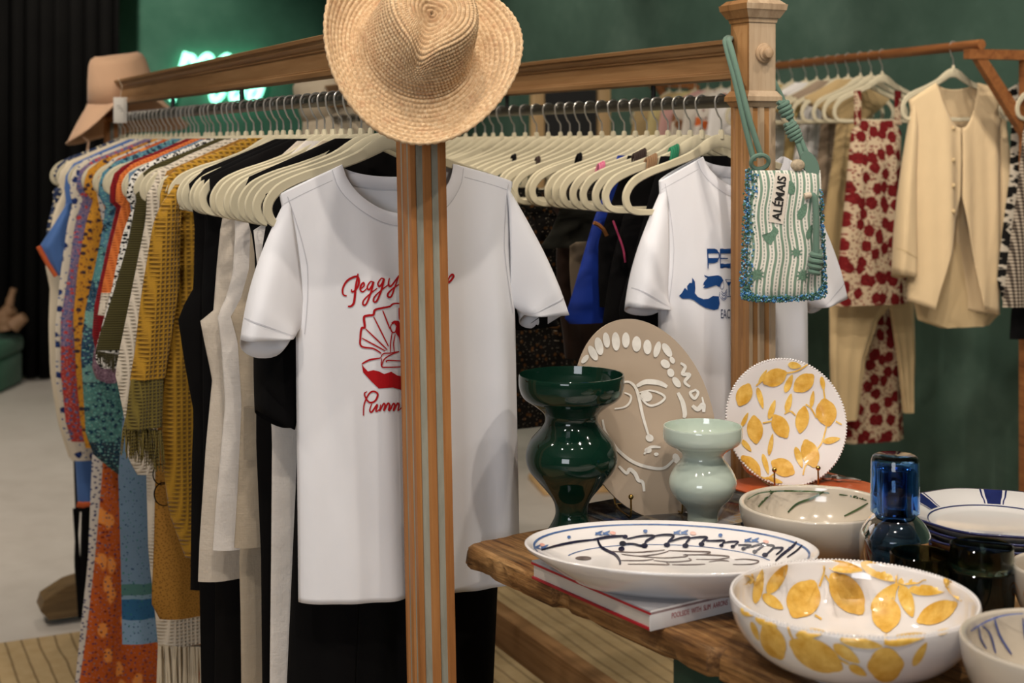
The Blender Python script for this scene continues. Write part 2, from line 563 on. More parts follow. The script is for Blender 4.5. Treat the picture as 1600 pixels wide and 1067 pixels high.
def square(s): return [(-s / 2, -s / 2), (s / 2, -s / 2), (s / 2, s / 2), (-s / 2, s / 2)]

def frustum(mb, z0, s0, z1, s1):
    vs = [(p[0], p[1], z0) for p in square(s0)] + [(p[0], p[1], z1) for p in square(s1)]
    mb.add(vs, [(3, 2, 1, 0), (4, 5, 6, 7)] + [(i, (i + 1) % 4, 4 + (i + 1) % 4, 4 + i) for i in range(4)])

def make_rack(A, label, mpost, lean, capped, rail_mat):
    r = thing('clothes_rack', label, 'clothes rack', (A[0], A[1], 0), RZ)
    for (yy, near) in ((0.0, True), (LR + 0.03, False)):
        top = 1.52 if capped or not near else 1.628
        MB().prism(fluted(S, 0.0145, 0.004), 0.13, top).build('post', mpost, r, ang=30)
        po = r.children[-1]; po.location = (0, yy, 0)
        # worn grey paint left in the flutes
        g = MB()
        for k in range(4):
            M = Matrix.Rotation(k * PI / 2, 4, 'Z')
            for p in (-0.235 * S, 0.20 * S):
                g.add([(p - 0.0052, -S / 2 + 0.0030, 0.14), (p + 0.0052, -S / 2 + 0.0030, 0.14), (p + 0.0052, -S / 2 + 0.0030, top - 0.01), (p - 0.0052, -S / 2 + 0.0030, top - 0.01)], [(0, 1, 2, 3)], M)
        g.build('flute_paint', M_GREY if not capped else M_POST2, po)['kind'] = 'stuff'
        if capped or not near:
            mb = MB(); frustum(mb, 1.512, S * 1.02, 1.522, S * 1.22); frustum(mb, 1.522, S * 1.30, 1.530, S * 1.30); frustum(mb, 1.530, S * 1.3, 1.540, S * 1.05)
            mb.build('collar_moulding', mpost, po, smooth=False)
            MB().prism(square(S), 1.522, 1.665).build('head_block', mpost, po, smooth=False)
            # raised pyramid panel on the left and right faces
            for sx in (-1, 1):
                x0 = sx * S / 2; x1 = sx * (S / 2 + 0.005); w = S * 0.40
                pv = [(x0, -w, 1.545), (x0, w, 1.545), (x0, w, 1.655), (x0, -w, 1.655), (x1, 0, 1.57), (x1, 0, 1.632)]
                MB().add(pv, [(0, 1, 4), (1, 2, 5, 4), (2, 3, 5), (3, 0, 4, 5)]).build('raised_panel', mpost if not capped else M_POST2, po, smooth=False)
            mb = MB(); frustum(mb, 1.660, S * 1.06, 1.668, S * 1.12); frustum(mb, 1.668, S * 1.2, 1.682, S * 1.48); frustum(mb, 1.682, S * 1.5, 1.692, S * 1.56); frustum(mb, 1.692, S * 1.5, 1.70, S * 1.2)
            mb.build('cap', mpost, po, smooth=False)
            if near:
                kn = MB().lathe([(0.0, 0.0), (0.0165, 0.0), (0.0175, 0.003), (0.0165, 0.005), (0.0125, 0.006), (0.0130, 0.009), (0.0090, 0.0105), (0.0098, 0.0135), (0.0088, 0.0185), (0.0050, 0.0200), (0.0, 0.0205)], 20, Matrix.Translation((0.002, -S / 2, 1.606)) @ Matrix.Rotation(PI / 2, 4, 'X'))
                kn.build('turned_knob', M_PALE, po)
        if lean and near: po.rotation_euler = (0, lean, 0); po.location = (-1.45 * math.tan(lean), yy, 0)
        # sled foot across the rack
        ft = MB()
        prof = [(-0.20, 0.0), (0.20, 0.0), (0.225, 0.03), (0.215, 0.06), (0.15, 0.095), (0.05, 0.115), (-0.05, 0.115), (-0.15, 0.095), (-0.215, 0.06), (-0.225, 0.03)]
        ft.add([(x, -0.05, z + 0.02) for x, z in prof] + [(x, 0.05, z + 0.02) for x, z in prof],
               [tuple(range(10)), tuple(range(19, 9, -1))] + [(i, 10 + i, 10 + (i + 1) % 10, (i + 1) % 10) for i in range(10)])
        fo = ft.build('foot', M_FOOT, r, smooth=False); fo.location = (0, yy, 0)
        for sx in (-1, 1):
            c = MB().lathe([(0, 0.0125), (0.018, 0.0125), (0.02, 0.018), (0.02, 0.024), (0, 0.024)], 12).build('glide', M_BRACK, fo); c.location = (sx * 0.17, 0, 0)
    # top rail with moulded profile (x across, z up), run along y
    z0, z1 = RAILZ; h = z1 - z0
    half = [(0.012, 0), (0.019, 0.002), (0.020, 0.010), (0.015, 0.0125), (0.015, 0.0150), (0.011, 0.0165), (0.011, h - 0.027), (0.0145, h - 0.0255), (0.0145, h - 0.022), (0.018, h - 0.020), (0.0215, h - 0.015), (0.0225, h - 0.009), (0.0275, h - 0.0075), (0.0285, h - 0.001), (0.027, h)]
    pr = [(-x, z) for x, z in half] + half[::-1]
    n = len(pr)
    MB().add([(x, S / 2, z0 + z) for x, z in pr] + [(x, LR, z0 + z) for x, z in pr],
             [tuple(range(n)), tuple(range(2 * n - 1, n - 1, -1))] + [(i, n + i, n + (i + 1) % n, (i + 1) % n) for i in range(n)]).build('top_rail', rail_mat, r, ang=25)
    # lower rail near the floor
    MB().box((0, LR / 2 + S / 4, 0.27), (0.045, LR - S / 2, 0.085), bev=0.004).build('lower_rail', rail_mat, r)
    # hanging rod and its droppers
    MB().tube([(0, 0.03, RODZ), (0, LR, RODZ)], 0.0115, 14).build('hanging_rod', M_ROD, r)
    for yy in (0.34, 1.02, 1.70, 2.34):
        MB().tube([(0, yy, RODZ), (0, yy, z0 + 0.005)], 0.005, 8).build('rod_bracket', M_BRACK, r)
    return r

def m_twoside():
    m = Mt('honey_and_weathered_oak', 0.55, 0.35)
    v = m.map(scale=(40, 40, 2.2))
    k = m.math('ADD', m.math('MULTIPLY', m.noise(1.0, 5, 0.6, vec=v, dist=0.6), 0.75), m.math('MULTIPLY', m.noise(4.0, 3, 0.6, vec=v), 0.25))
    a = m.ramp(k, [(0.25, '#6d4a28'), (0.5, '#94693e'), (0.78, '#a97e50')]); b_ = m.ramp(k, [(0.25, '#8d755b'), (0.5, '#af977b'), (0.78, '#c6b196')])
    o = m.sep()
    left = m.math('LESS_THAN', m.math('ADD', o[0], m.math('ABSOLUTE', o[1])), 0.0)
    m.base(m.mix(left, b_, a)); m.bump(k, 0.3, 0.002); return m.m
M_TWO = m_twoside()
M_POST2 = m_wood('honey_oak', '#80562c', '#a5784a', '#b98e5e')
M_FOOT = m_wood('dark_stained_foot', '#4d3c26', '#6e5738', '#8a7350', sc=(3, 40, 40))
RB = Vector((0.1695 * 2.52, 2.52))
rackA = make_rack(RA, 'fluted wooden clothes rack whose near post carries the straw hat', M_POST, -0.022, False, M_RAIL)
rackB = make_rack(RB, 'fluted wooden clothes rack whose knobbed near post carries the striped bag', M_TWO, 0.0, True, M_RAIL)

def pxu(t, x, y, A=RA, d=(DX, DY), e=(EX, EY)):
    """pixel -> (u, z) on the plane across a rail at distance t along it"""
    k = (x - 800) / F
    bx, by = A[0] + t * d[0], A[1] + t * d[1]
    u = (k * by - bx) / (e[0] - k * e[1])
    Y = by + u * e[1]
    return u, CH - (y - HY) / F * Y

# ------------------------------------------------------------------ hangers
M_VELVET = cloth('beige_velvet', '#cfc4a6', 0.75, 0.04, 1500, 0.1, 0.0, 0.3)
HZ = 1.464
def hanger_meshes():
    outer = smooth_path([(0, 0, 0), (0.014, -0.001, 0), (0.034, -0.010, 0), (0.066, -0.030, 0), (0.11, -0.047, 0), (0.155, -0.061, 0), (0.19, -0.078, 0), (0.208, -0.104, 0), (0.205, -0.130, 0), (0.186, -0.143, 0), (0.15, -0.145, 0), (0.075, -0.145, 0), (0, -0.145, 0)], 4)
    inner = smooth_path([(0, -0.024, 0), (0.014, -0.026, 0), (0.030, -0.033, 0), (0.061, -0.046, 0), (0.107, -0.061, 0), (0.150, -0.075, 0), (0.180, -0.090, 0), (0.194, -0.108, 0), (0.192, -0.124, 0), (0.182, -0.132, 0), (0.15, -0.134, 0), (0.075, -0.134, 0), (0, -0.134, 0)], 4)
    loop = list(zip(outer, inner)) + [(Vector((-o.x, o.y, 0)), Vector((-i.x, i.y, 0))) for o, i in list(zip(outer, inner))[-2:0:-1]]
    rows = []
    T = 0.0032
    for o, i in loop:
        row = []
        for f, y in ((0.0, -T * 0.4), (0.12, -T), (0.88, -T), (1.0, -T * 0.4), (1.0, T * 0.4), (0.88, T), (0.12, T), (0.0, T * 0.4)):
            q = o.lerp(i, f); row.append((q.x, y, HZ + q.y))
        rows.append(row)
    rows.append(rows[0])
    body = MB().grid(rows, closed=True)
    # rubber-like neck tip where the hook enters
    body.lathe([(0.0055, HZ - 0.008), (0.0055, HZ + 0.004), (0.004, HZ + 0.009), (0.0, HZ + 0.009)], 8)
    r = 0.0138
    pts = [(0, 0, HZ + 0.006), (0, 0, HZ + 0.026)]
    pts += [(-0.006, 0, HZ + 0.034), (-0.0122, 0, RODZ - 0.012)]
    for k in range(11):
        a = math.radians(195 - k * 20.5)
        pts.append((r * math.cos(a), 0, RODZ + r * math.sin(a)))
    hook = MB().tube(smooth_path(pts, 2), 0.0018, 6)
    return body, hook
_b, _h = hanger_meshes()
h0 = thing('hanger', 'x', 'hanger')
HB = _b.build('body', M_VELVET, h0); HK = _h.build('hook', M_STEEL, h0)
HANG_FIRST = [True]
def hanger(t, A, label, group=None, rz=RZ, dz=0.0, e=None, d=(DX, DY), yaw=0.0, sx=1.0):
    loc = (A[0] + t * d[0], A[1] + t * d[1], dz)
    if HANG_FIRST[0]:
        HANG_FIRST[0] = False; o = h0; o.location = loc
    else: o = copy_tree(h0, loc)
    o.rotation_euler = (0, 0, rz + yaw); o.scale = (sx, 1, 1)
    o['label'] = label
    if group: o['group'] = group
    elif 'group' in o: del o['group']
    return o

# ------------------------------------------------------------------ garments
def hang_thing(name, label, cat, t, A=RA, rz=RZ, d=(DX, DY), group=None, yaw=0.0):
    return thing(name, label, cat, (A[0] + t * d[0], A[1] + t * d[1], 0), rz + yaw, group)

def fn_edges(left, right, sm=True):
    """(u, z) outline points, top to bottom -> functions of z"""
    L = sorted([(z, u) for u, z in left]); R = sorted([(z, u) for u, z in right])
    return (lambda z: interp(L, z)), (lambda z: interp(R, z))

def loft(mb, L, R, z0, z1, thick=0.02, amp=0.006, folds=3, top=0.0065, nz=30, nm=44, seed=0, y0=0.0, grow=0.15, closed_top=True):
    rnd = random.Random(seed); ph = rnd.uniform(0, 6.28); ph2 = rnd.uniform(0, 6.28)
    rows = []
    for j in range(nz + 1):
        z = z0 + (z1 - z0) * j / nz
        a, b_ = L(z), R(z); cx = (a + b_) / 2; hw = max(0.002, (b_ - a) / 2)
        g = min(1.0, (z0 - z) / grow)
        th = top + (thick - top) * g
        row = []
        for k in range(nm):
            fi = 2 * PI * k / nm
            c, s = math.cos(fi), math.sin(fi)
            cc = math.copysign(abs(c) ** 0.75, c)
            u = cx + hw * cc
            rip = amp * g * (math.sin(folds * 2 * PI * (cc * 0.5) + ph + 0.7 * math.sin(z * 4 + ph2)) + 0.5 * math.sin(folds * 1.7 * 2 * PI * cc * 0.5 + ph2 + z * 2))
            row.append((u, y0 - th * s + rip * (0.6 + 0.4 * abs(c)), z))
        rows.append(row)
    mb.grid(rows, closed=True)
    if closed_top: mb.add(rows[0], [tuple(range(nm))])
    return mb

def PX(t, pts, A=RA, d=(DX, DY), e=(EX, EY)):
    return [pxu(t, x, y, A, d, e) for x, y in pts]

def drape(name, label, cat, mat, t, left, right=None, A=RA, part='cloth', top=None, group=None, d=(DX, DY), e=(EX, EY), rz=RZ, half=None, parent=None, **kw):
    """a hanging garment whose left silhouette is given; the other side mirrors it unless given"""
    L = PX(t, left, A, d, e)
    if top: L = top + L
    if right is not None: R = PX(t, right, A, d, e) if not callable(right) else right(L)
    else: R = [(max(0.06, -u) if half is None else u + half, z) for u, z in L]
    if top and right is not None and not callable(right): R = [(-u, z) for u, z in top] + R
    fl_, fr_ = fn_edges(L, R)
    z0 = max(z for _, z in L); z1 = min(z for _, z in L)
    o = parent or hang_thing(name, label, cat, t, A, rz, d, group)
    mb = loft(MB(), fl_, fr_, z0, z1, **kw)
    return o, mb.build(part, mat, o, ang=75)

SH = [(-0.045, HZ - 0.008), (-0.12, HZ - 0.040), (-0.185, HZ - 0.066), (-0.205, HZ - 0.085)]      # cloth lying over the hanger arms

SHW = [(-0.045, HZ - 0.006), (-0.12, HZ - 0.038), (-0.18, HZ - 0.060), (-0.208, HZ - 0.085), (-0.217, HZ - 0.115), (-0.218, HZ - 0.150)]   # shoulders that wrap the hanger tips

class Tee:
    """short sleeved T-shirt: body shell, two sleeves, ribbed collar, print mapped on the front"""
    def __init__(s, name, label, t, A, px, mat, scoop=0.075, yaw=0.0, rib=None, stitch=None, cat='t-shirt', opening=None, collar=True, dip=0.020):
        s.dip = dip
        M_RIB = rib or globals()['M_RIB']; M_STITCH = stitch or globals()['M_STITCH']
        s.t, s.A = t, A
        g = lambda k: pxu(t, px[k][0], px[k][1], A)
        s.o = hang_thing(name, label, cat, t, A, yaw=yaw)
        nL, nR, sL, sR, aL, aR, hL, hR = [g(k) for k in ('nL', 'nR', 'sL', 'sR', 'aL', 'aR', 'hL', 'hR')]
        s.L, s.R = fn_edges([sL, (lerp(sL[0], aL[0], 0.55) + 0.006, lerp(sL[1], aL[1], 0.5)), aL, hL], [sR, (lerp(sR[0], aR[0], 0.55) - 0.006, lerp(sR[1], aR[1], 0.5)), aR, hR])
        s.zs = (sL[1], sR[1]); s.zn = (nL[1] + nR[1]) / 2; s.hz = (hL[1], hR[1]); s.scoop = scoop
        s.W = sR[0] - sL[0]
        s.cn = [2 * (nL[0] - sL[0]) / s.W - 1, 2 * (nR[0] - sL[0]) / s.W - 1]
        s.c0 = sum(s.cn) / 2; s.cw = (s.cn[1] - s.cn[0]) / 2
        s.ztop = s.zn
        cols = [-1 + 2 * i / 120 for i in range(121)]
        cols = sorted(set(cols + [s.c0 - s.cw, s.c0 + s.cw]))
        def sheet(front):
            rows = []
            NR = 90
            for j in range(NR + 1):
                row = []
                for c in cols:
                    zt = s.zt(c, front); zb = lerp(s.hz[0], s.hz[1], (c + 1) / 2)
                    f = (j / NR) ** 1.15
                    z = zt + (zb - zt) * f
                    row.append(s.pt(c, z, front))
                rows.append(row)
            return rows
        mb = MB()
        if opening is None: mb.grid(sheet(True))
        else:                                   # open front: two panels that part towards the hem
            zo = opening
            for sg in (-1, 1):
                rows = []
                for j in range(41):
                    row = []
                    for i in range(31):
                        f = i / 30
                        c_ = s.c0 + (sg - s.c0) * f
                        zt = s.zt(c_, True); zb = lerp(s.hz[0], s.hz[1], (c_ + 1) / 2)
                        z = zt + (zb - zt) * j / 40
                        gap = max(0.0, (zo - z)) * 1.7
                        c2 = lerp(s.c0 + sg * gap - (0.02 if sg < 0 else -0.0), sg, f)
                        p = s.pt(c2, z, True)
                        row.append((p[0], p[1] - (0.002 if sg > 0 else 0.0), p[2]))
                    rows.append(row)
                mb.grid(rows)
        mb.grid(sheet(False))
        s.body = mb.build('body', mat, s.o, ang=75)
        so = s.body.modifiers.new('fabric', 'SOLIDIFY'); so.thickness = 0.0016; so.offset = 0.0
        # sleeves
        for side in ('L', 'R'):
            T0 = g('s' + side); B0 = g('a' + side); T1 = g('c' + side); B1 = g('i' + side); sag = px['sag' + side]
            sg = -1 if side == 'L' else 1
            rows = []
            N = 22
            for j in range(N + 1):
                f = j / N
                bow = 0.010 * math.sin(PI * f)
                Tp = Vector((lerp(T0[0] - sg * 0.012, T1[0], f) + sg * bow, lerp(T0[1] - 0.001, T1[1], f)))
                Bp = Vector((lerp(B0[0] - sg * 0.012, B1[0], f ** 0.8), lerp(B0[1] + 0.012, B1[1], f)))
                ce = (Tp + Bp) / 2; h = (Tp - Bp) / 2
                th = lerp(0.014, 0.036, min(1, f * 1.3))
                row = []
                for k in range(32):
                    a = 2 * PI * k / 32
                    ca, sa = math.cos(a), math.sin(a)
                    y = -th * sa * (1 + 0.0 * ca)
                    y += 0.006 * f * math.sin(3 * a + 1.3 + 2 * f) - 0.004 * f
                    q = ce + h * math.copysign(abs(ca) ** 0.85, ca)
                    dz = 0.0
                    if sa < 0: dz = -sag * (-sa) * f ** 6
                    row.append((q.x + sg * 0.2 * dz, y, q.y + dz))
                rows.append(row)
            mb = MB().grid(rows, closed=True)
            sl = mb.build('sleeve', mat, s.o, ang=75)
            so = sl.modifiers.new('fabric', 'SOLIDIFY'); so.thickness = 0.0014
            # stitched hem line a little above the cuff
            hm = MB(); hr = []
            for off in (0.0, 1.0):
                row = []
                for k in range(33):
                    a = PI * k / 32
                    j0 = N - 3.1 - off * 0.22
                    i0 = int(j0); fr = j0 - i0
                    p0 = Vector(rows[i0][k // 2 if False else int(a / (2 * PI) * 32) % 32]); p1 = Vector(rows[i0 + 1][int(a / (2 * PI) * 32) % 32])
                    q = p0.lerp(p1, fr); row.append((q.x, q.y - 0.0012, q.z))
                hr.append(row)
            hm.grid(hr).build('hem_stitch', M_STITCH, sl)
        if not collar: return
        # collar rib, front and back
        mb = MB(); rows = []
        for w in (0.0, 0.15, 0.5, 0.85, 1.0):
            row = []
            for i in range(41):
                q = -1 + i / 20
                c = s.c0 + (s.cw + w * 0.085) * q
                z = s.zt(s.c0 + s.cw * q, True) if w == 0 else s.zn - (s.scoop + w * 0.019) * max(0, 1 - q * q) ** 0.62 - abs(q) ** 3 * 0.007 * w
                p = Vector(s.pt(c, z, True)); p.y -= 0.0016 + 0.0030 * math.sin(PI * w)
                row.append(p)
            rows.append(row)
        mb.grid(rows)
        rows = []
        for w in (0.0, 0.3, 0.7, 1.0):
            row = []
            for i in range(41):
                q = -1 + i / 20
                c = s.c0 + s.cw * q
                z = s.zt(c, False) - w * 0.02
                p = Vector(s.pt(c, z, False)); p.y -= 0.0016 + 0.0018 * math.sin(PI * w)
                row.append(p)
            rows.append(row)
        mb.grid(rows)
        mb.build('collar', M_RIB, s.o, ang=75)
        mb = MB(); r1, r2 = [], []
        for i in range(41):
            q = -1 + i / 20
            for r_, w in ((r1, 1.0), (r2, 1.07)):
                c = s.c0 + (s.cw + w * 0.085) * q
                z = s.zn - (s.scoop + w * 0.019) * max(0, 1 - q * q) ** 0.62 - abs(q) ** 3 * 0.007 * w
                p = Vector(s.pt(c, z, True)); p.y -= 0.0016; r_.append(p)
        mb.grid([r1, r2]); mb.build('collar_seam', M_STITCH, s.o, ang=180)
        # shoulder seams
        for sg in (-1, 1):
            mb = MB(); c1 = s.c0 + sg * (s.cw + 0.09)
            pts = [(lerp(c1, sg * 0.985, i / 10)) for i in range(11)]
            r1 = []; r2 = []
            for c in pts:
                z = s.zt(c, True) - 0.016
                p = Vector(s.pt(c, z, True)); p.y -= 0.0012; r1.append(p); r2.append(p - Vector((0, 0, 0.0012)))
            mb.grid([r1, r2]); mb.build('seam', M_STITCH, s.o)
        for sg in (-1, 1):
            mb = MB(); r1 = []; r2 = []
            zs = s.zs[0] if sg < 0 else s.zs[1]; za = (aL if sg < 0 else aR)[1]
            for i in range(13):
                z = lerp(zs - 0.004, za, i / 12)
                for r_, c in ((r1, sg * (0.955 - 0.05 * math.sin(PI * i / 12))), (r2, sg * (0.949 - 0.05 * math.sin(PI * i / 12)))):
                    p = Vector(s.pt(c, z, True)); p.y -= 0.0022; r_.append(p)
            mb.grid([r1, r2]); mb.build('seam', M_STITCH, s.o)
    def zt(s, c, front):
        if abs(c - s.c0) < s.cw:
            q = (c - s.c0) / s.cw
            return s.zn - (s.scoop if front else s.dip) * max(0, 1 - q * q) ** 0.62
        if c < s.c0: return lerp(s.zs[0], s.zn, ((c + 1) / (s.c0 - s.cw + 1)) ** 0.9)
        return lerp(s.zs[1], s.zn, ((1 - c) / (1 - s.c0 - s.cw)) ** 0.9)
    def pt(s, c, z, front):
        a, b_ = s.L(z), s.R(z)
        u = a + (b_ - a) * (c + 1) / 2
        dz = max(0.0, s.zn - z)
        th = 0.004 + 0.036 * (1 - math.exp(-dz / 0.11))
        y = th * max(0.0, 1 - abs(c) ** 3.2) ** 0.6
        g = min(1, dz / 0.35)
        w = 0.0065 * g * math.sin(5.5 * c + 0.8 + 0.5 * math.sin(z * 3)) + 0.0045 * g * math.sin(11 * c + z * 2.2)
        w += 0.003 * g * math.sin(17 * c + 3 * z)
        y = (-y if front else y) + w * (1 - c ** 8)
        return (u, y, z)
    def onpx(s, x, y, off=0.0026):
        """local point on the front of the shirt under a pixel"""
        u, z = pxu(s.t, x, y, s.A)
        for _ in range(5):                       # the cloth stands in front of the hanging plane
            a, b_ = s.L(z), s.R(z); c = max(-1, min(1, 2 * (u - a) / (b_ - a) - 1))
            yy = s.pt(c, z, True)[1]
            u, z = pxu(s.t + yy, x, y, s.A)
        a, b_ = s.L(z), s.R(z); c = max(-1, min(1, 2 * (u - a) / (b_ - a) - 1)); yy = s.pt(c, z, True)[1]
        return (u, yy - off, z)

M_WHITE = cloth('white_jersey', '#efeef2', 0.85, 0.015, 1800, 0.1, 0.35, 0.1)
M_RIB = cloth('white_rib', '#ecebf0', 0.85, 0.015, 1800, 0.1, 0.1, 0.1)
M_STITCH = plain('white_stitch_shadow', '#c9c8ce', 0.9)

tee1 = Tee('t_shirt', 'white t-shirt with red seashell print behind the post with the straw hat', 0.105, RA, dict(
    nL=(533, 262), nR=(706, 251), sL=(437, 303), sR=(800, 284), aL=(463, 521), aR=(804, 487), hL=(467, 940), hR=(812, 902),
    cL=(374, 530), iL=(455, 526), cR=(881, 489), iR=(818, 492), sagL=0.034, sagR=0.026), M_WHITE)
tee2 = Tee('t_shirt', 'white t-shirt with blue mermaid print behind the striped bag', 0.10, RB, dict(
    nL=(1096, 249), nR=(1222, 240), sL=(1030, 283), sR=(1258, 266), aL=(1030, 492), aR=(1260, 478), hL=(1030, 800), hR=(1262, 775),
    cL=(979, 478), iL=(1040, 482), cR=(1312, 462), iR=(1272, 480), sagL=0.018, sagR=0.022), M_WHITE, scoop=0.06)

# ---- red print
M_RED = plain('red_screenprint', '#b3141c', 0.8, 0.2, 0, 0.02)
mb = MB()
Z = lambda a, b_: tee1.onpx(530 + a / 4.105, 400 + b_ / 4.105)
def zs_(st, w=12, **k): ribbon(mb, st, w, Z, **k)
zs_([(45, 255), (22, 245), (20, 205), (50, 155), (105, 130), (122, 150), (118, 190), (95, 222), (78, 228), (75, 212)], 14)
zs_([(117, 112), (103, 190), (92, 290), (75, 318), (52, 322)], 15)
zs_([(130, 212), (155, 190), (152, 170), (137, 185), (131, 215), (148, 228), (175, 205)], 12)
for ox, oy in ((0, 0), (68, -20)):
    zs_([(a + ox, b_ + oy) for a, b_ in [(216, 170), (198, 162), (176, 195), (186, 215), (205, 190), (216, 165), (197, 240), (168, 308), (148, 308), (155, 280), (195, 240), (240, 205)]], 12)
zs_([(318, 140), (312, 180), (330, 190), (380, 122)], 12)
zs_([(380, 122), (352, 200), (330, 258), (308, 258), (312, 235), (350, 200), (400, 170)], 12)
zs_([(620, 190), (650, 100), (640, 140), (690, 170), (728, 135), (722, 117), (704, 132), (690, 170)], 13)
for mx in (False, True):
    X = (lambda q: (800 - q[0], q[1])) if mx else (lambda q: q)
    sh = [(265, 622), (215, 592), (138, 577), (132, 520), (140, 462), (160, 455), (155, 392), (182, 380), (215, 375), (225, 345), (270, 332), (320, 322), (345, 304), (400, 304)]
    zs_([X(q) for q in sh], 15)
    for a, b_ in (((165, 465), (305, 600)), ((217, 388), (312, 578)), ((275, 348), (322, 468)), ((142, 525), (292, 607)), ((380, 330), (382, 408))):
        zs_([X(a), X(b_)], 9)
    low = [(262, 652), (190, 665), (142, 690)]
    zs_([X(q) for q in low], 12)
    blob(mb, [X(q) for q in [(140, 690), (155, 712), (180, 738), (215, 730), (250, 738), (285, 755), (330, 740), (370, 765), (400, 770), (400, 858), (340, 842), (250, 848), (205, 805), (150, 745)]], Z, 22)
blob(mb, [(330, 425), (350, 412), (378, 415), (398, 450), (405, 580), (388, 570), (378, 520), (358, 490), (362, 450), (350, 432), (335, 437)], Z, 14)
zs_([(335, 430), (325, 455), (335, 485), (355, 485), (362, 455)], 8)
zs_([(335, 490), (325, 560), (325, 615)], 8); zs_([(355, 500), (345, 560), (350, 615)], 8)
zs_([(262, 650), (280, 625), (330, 620), (380, 610)], 8); zs_([(270, 700), (285, 660), (330, 630), (380, 612)], 8)
zs_([(268, 655), (268, 705), (300, 712), (410, 708)], 9); zs_([(298, 680), (310, 668), (410, 672)], 9)
zs_([(152, 1022), (156, 950), (185, 885), (215, 866), (243, 884), (228, 925), (195, 938), (170, 915), (158, 880), (175, 868)], 12)
zs_([(205, 945), (192, 985), (205, 998), (240, 950), (232, 995), (262, 975)], 11)
for ox in (0, 62):
    zs_([(262 + ox, 950), (255 + ox, 992), (280 + ox, 945), (290 + ox, 955), (282 + ox, 990), (308 + ox, 943), (318 + ox, 955), (312 + ox, 988), (335 + ox, 970)], 11)
mb.build('shell_print', M_RED, tee1.o, smooth=False, label='red shell print with script lettering')

# ---- blue print
M_BLUE = plain('blue_screenprint', '#17437f', 0.8, 0.2, 0, 0.02)
M_NAVY = plain('navy_screenprint', '#1a2a52', 0.8, 0.2, 0, 0.02)
mb = MB()
Z = lambda a, b_: tee2.onpx(990 + a / 6.667, 360 + b_ / 6.667)
blob(mb, [(757, 188), (835, 188), (862, 200), (882, 238), (757, 238)], Z, 25)
blob(mb, [(765, 285), (882, 285), (866, 325), (835, 340), (765, 340)], Z, 25)
ribbon(mb, [(762, 190), (766, 290), (768, 395)], 11, Z, taper=False); ribbon(mb, [(878, 225), (884, 262), (878, 295)], 9, Z, taper=False)
blob(mb, [(892, 188), (1015, 188), (1015, 240), (892, 240)], Z, 25); blob(mb, [(895, 343), (1003, 343), (1003, 393), (895, 393)], Z, 25)
ribbon(mb, [(896, 291), (975, 291)], 13, Z, taper=False); ribbon(mb, [(894, 200), (896, 390)], 8, Z, taper=False)
blob(mb, [(1030, 188), (1110, 188), (1110, 240), (1030, 240)], Z, 25); blob(mb, [(1030, 343), (1110, 343), (1110, 393), (1030, 393)], Z, 25); ribbon(mb, [(1026, 200), (1024, 290), (1028, 390)], 9, Z, taper=False)
blob(mb, [(465, 680), (490, 655), (500, 640), (525, 595), (555, 625), (548, 580), (575, 545), (600, 545), (603, 490), (630, 530), (635, 600), (630, 650), (660, 690), (720, 715), (770, 710), (820, 680), (880, 685), (888, 760), (875, 815), (830, 828), (740, 805), (680, 770), (620, 725), (580, 710), (500, 710)], Z, 22)
blob(mb, [(725, 462), (770, 478), (830, 470), (870, 465), (905, 480), (928, 520), (905, 550), (885, 590), (850, 570), (800, 585), (760, 600), (715, 598), (735, 570), (715, 565), (725, 535), (760, 495), (735, 480)], Z, 22)
ribbon(mb, [(900, 540), (895, 590), (912, 612), (930, 590), (928, 530)], 5, Z)
for oy in (0, 25, 55): ribbon(mb, [(905, 630 + oy), (935, 655 + oy), (965, 610 + oy)], 7, Z)
ribbon(mb, [(890, 690), (930, 725), (970, 690)], 6, Z); ribbon(mb, [(890, 640), (884, 690)], 5, Z)
ribbon(mb, [(948, 510), (1018, 510), (985, 580), (948, 510)], 8, Z, raw=True, taper=False); blob(mb, [(958, 535), (1008, 535), (985, 575)], Z, 15)
ribbon(mb, [(985, 580), (988, 680)], 9, Z); ribbon(mb, [(965, 688), (1008, 685)], 10, Z)
mb.build('mermaid_print', M_BLUE, tee2.o, smooth=False, label='blue mermaid print')
vs, fs = text_mesh('EACH', 130)
mb = MB(); mb.add([Z(968 + v.x * 0.42, 872 - v.y * 1.05) for v in vs], fs)
mb.build('lettering', M_NAVY, tee2.o, smooth=False)

# ------------------------------------------------------------------ fabrics of the left rack
def m_waffle(name, dark, lite, cell=0.010, strength=0.9, ribz=False):
    m = Mt(name, 0.95, 0.15)
    o = m.sep()
    a = m.math('ABSOLUTE', m.math('SINE', m.math('MULTIPLY', m.math('ADD', o[0], o[1]), PI / cell)))
    b_ = m.math('ABSOLUTE', m.math('SINE', m.math('MULTIPLY', o[2], PI / (cell * 0.8))))
    h = m.math('MAXIMUM', m.math('POWER', a, 1.6), m.math('POWER', b_, 1.6)) if not ribz else m.math('POWER', b_, 1.5)
    n = m.noise(25, 3)
    c = m.mix(m.math('ADD', m.math('MULTIPLY', h, 0.75), m.math('MULTIPLY', n, 0.25)), dark, lite)
    m.base(c); m.bump(m.math('ADD', h, m.math('MULTIPLY', m.noise(300, 2), 0.3)), strength, 0.004)
    m.sheen(0.2)
    return m.m

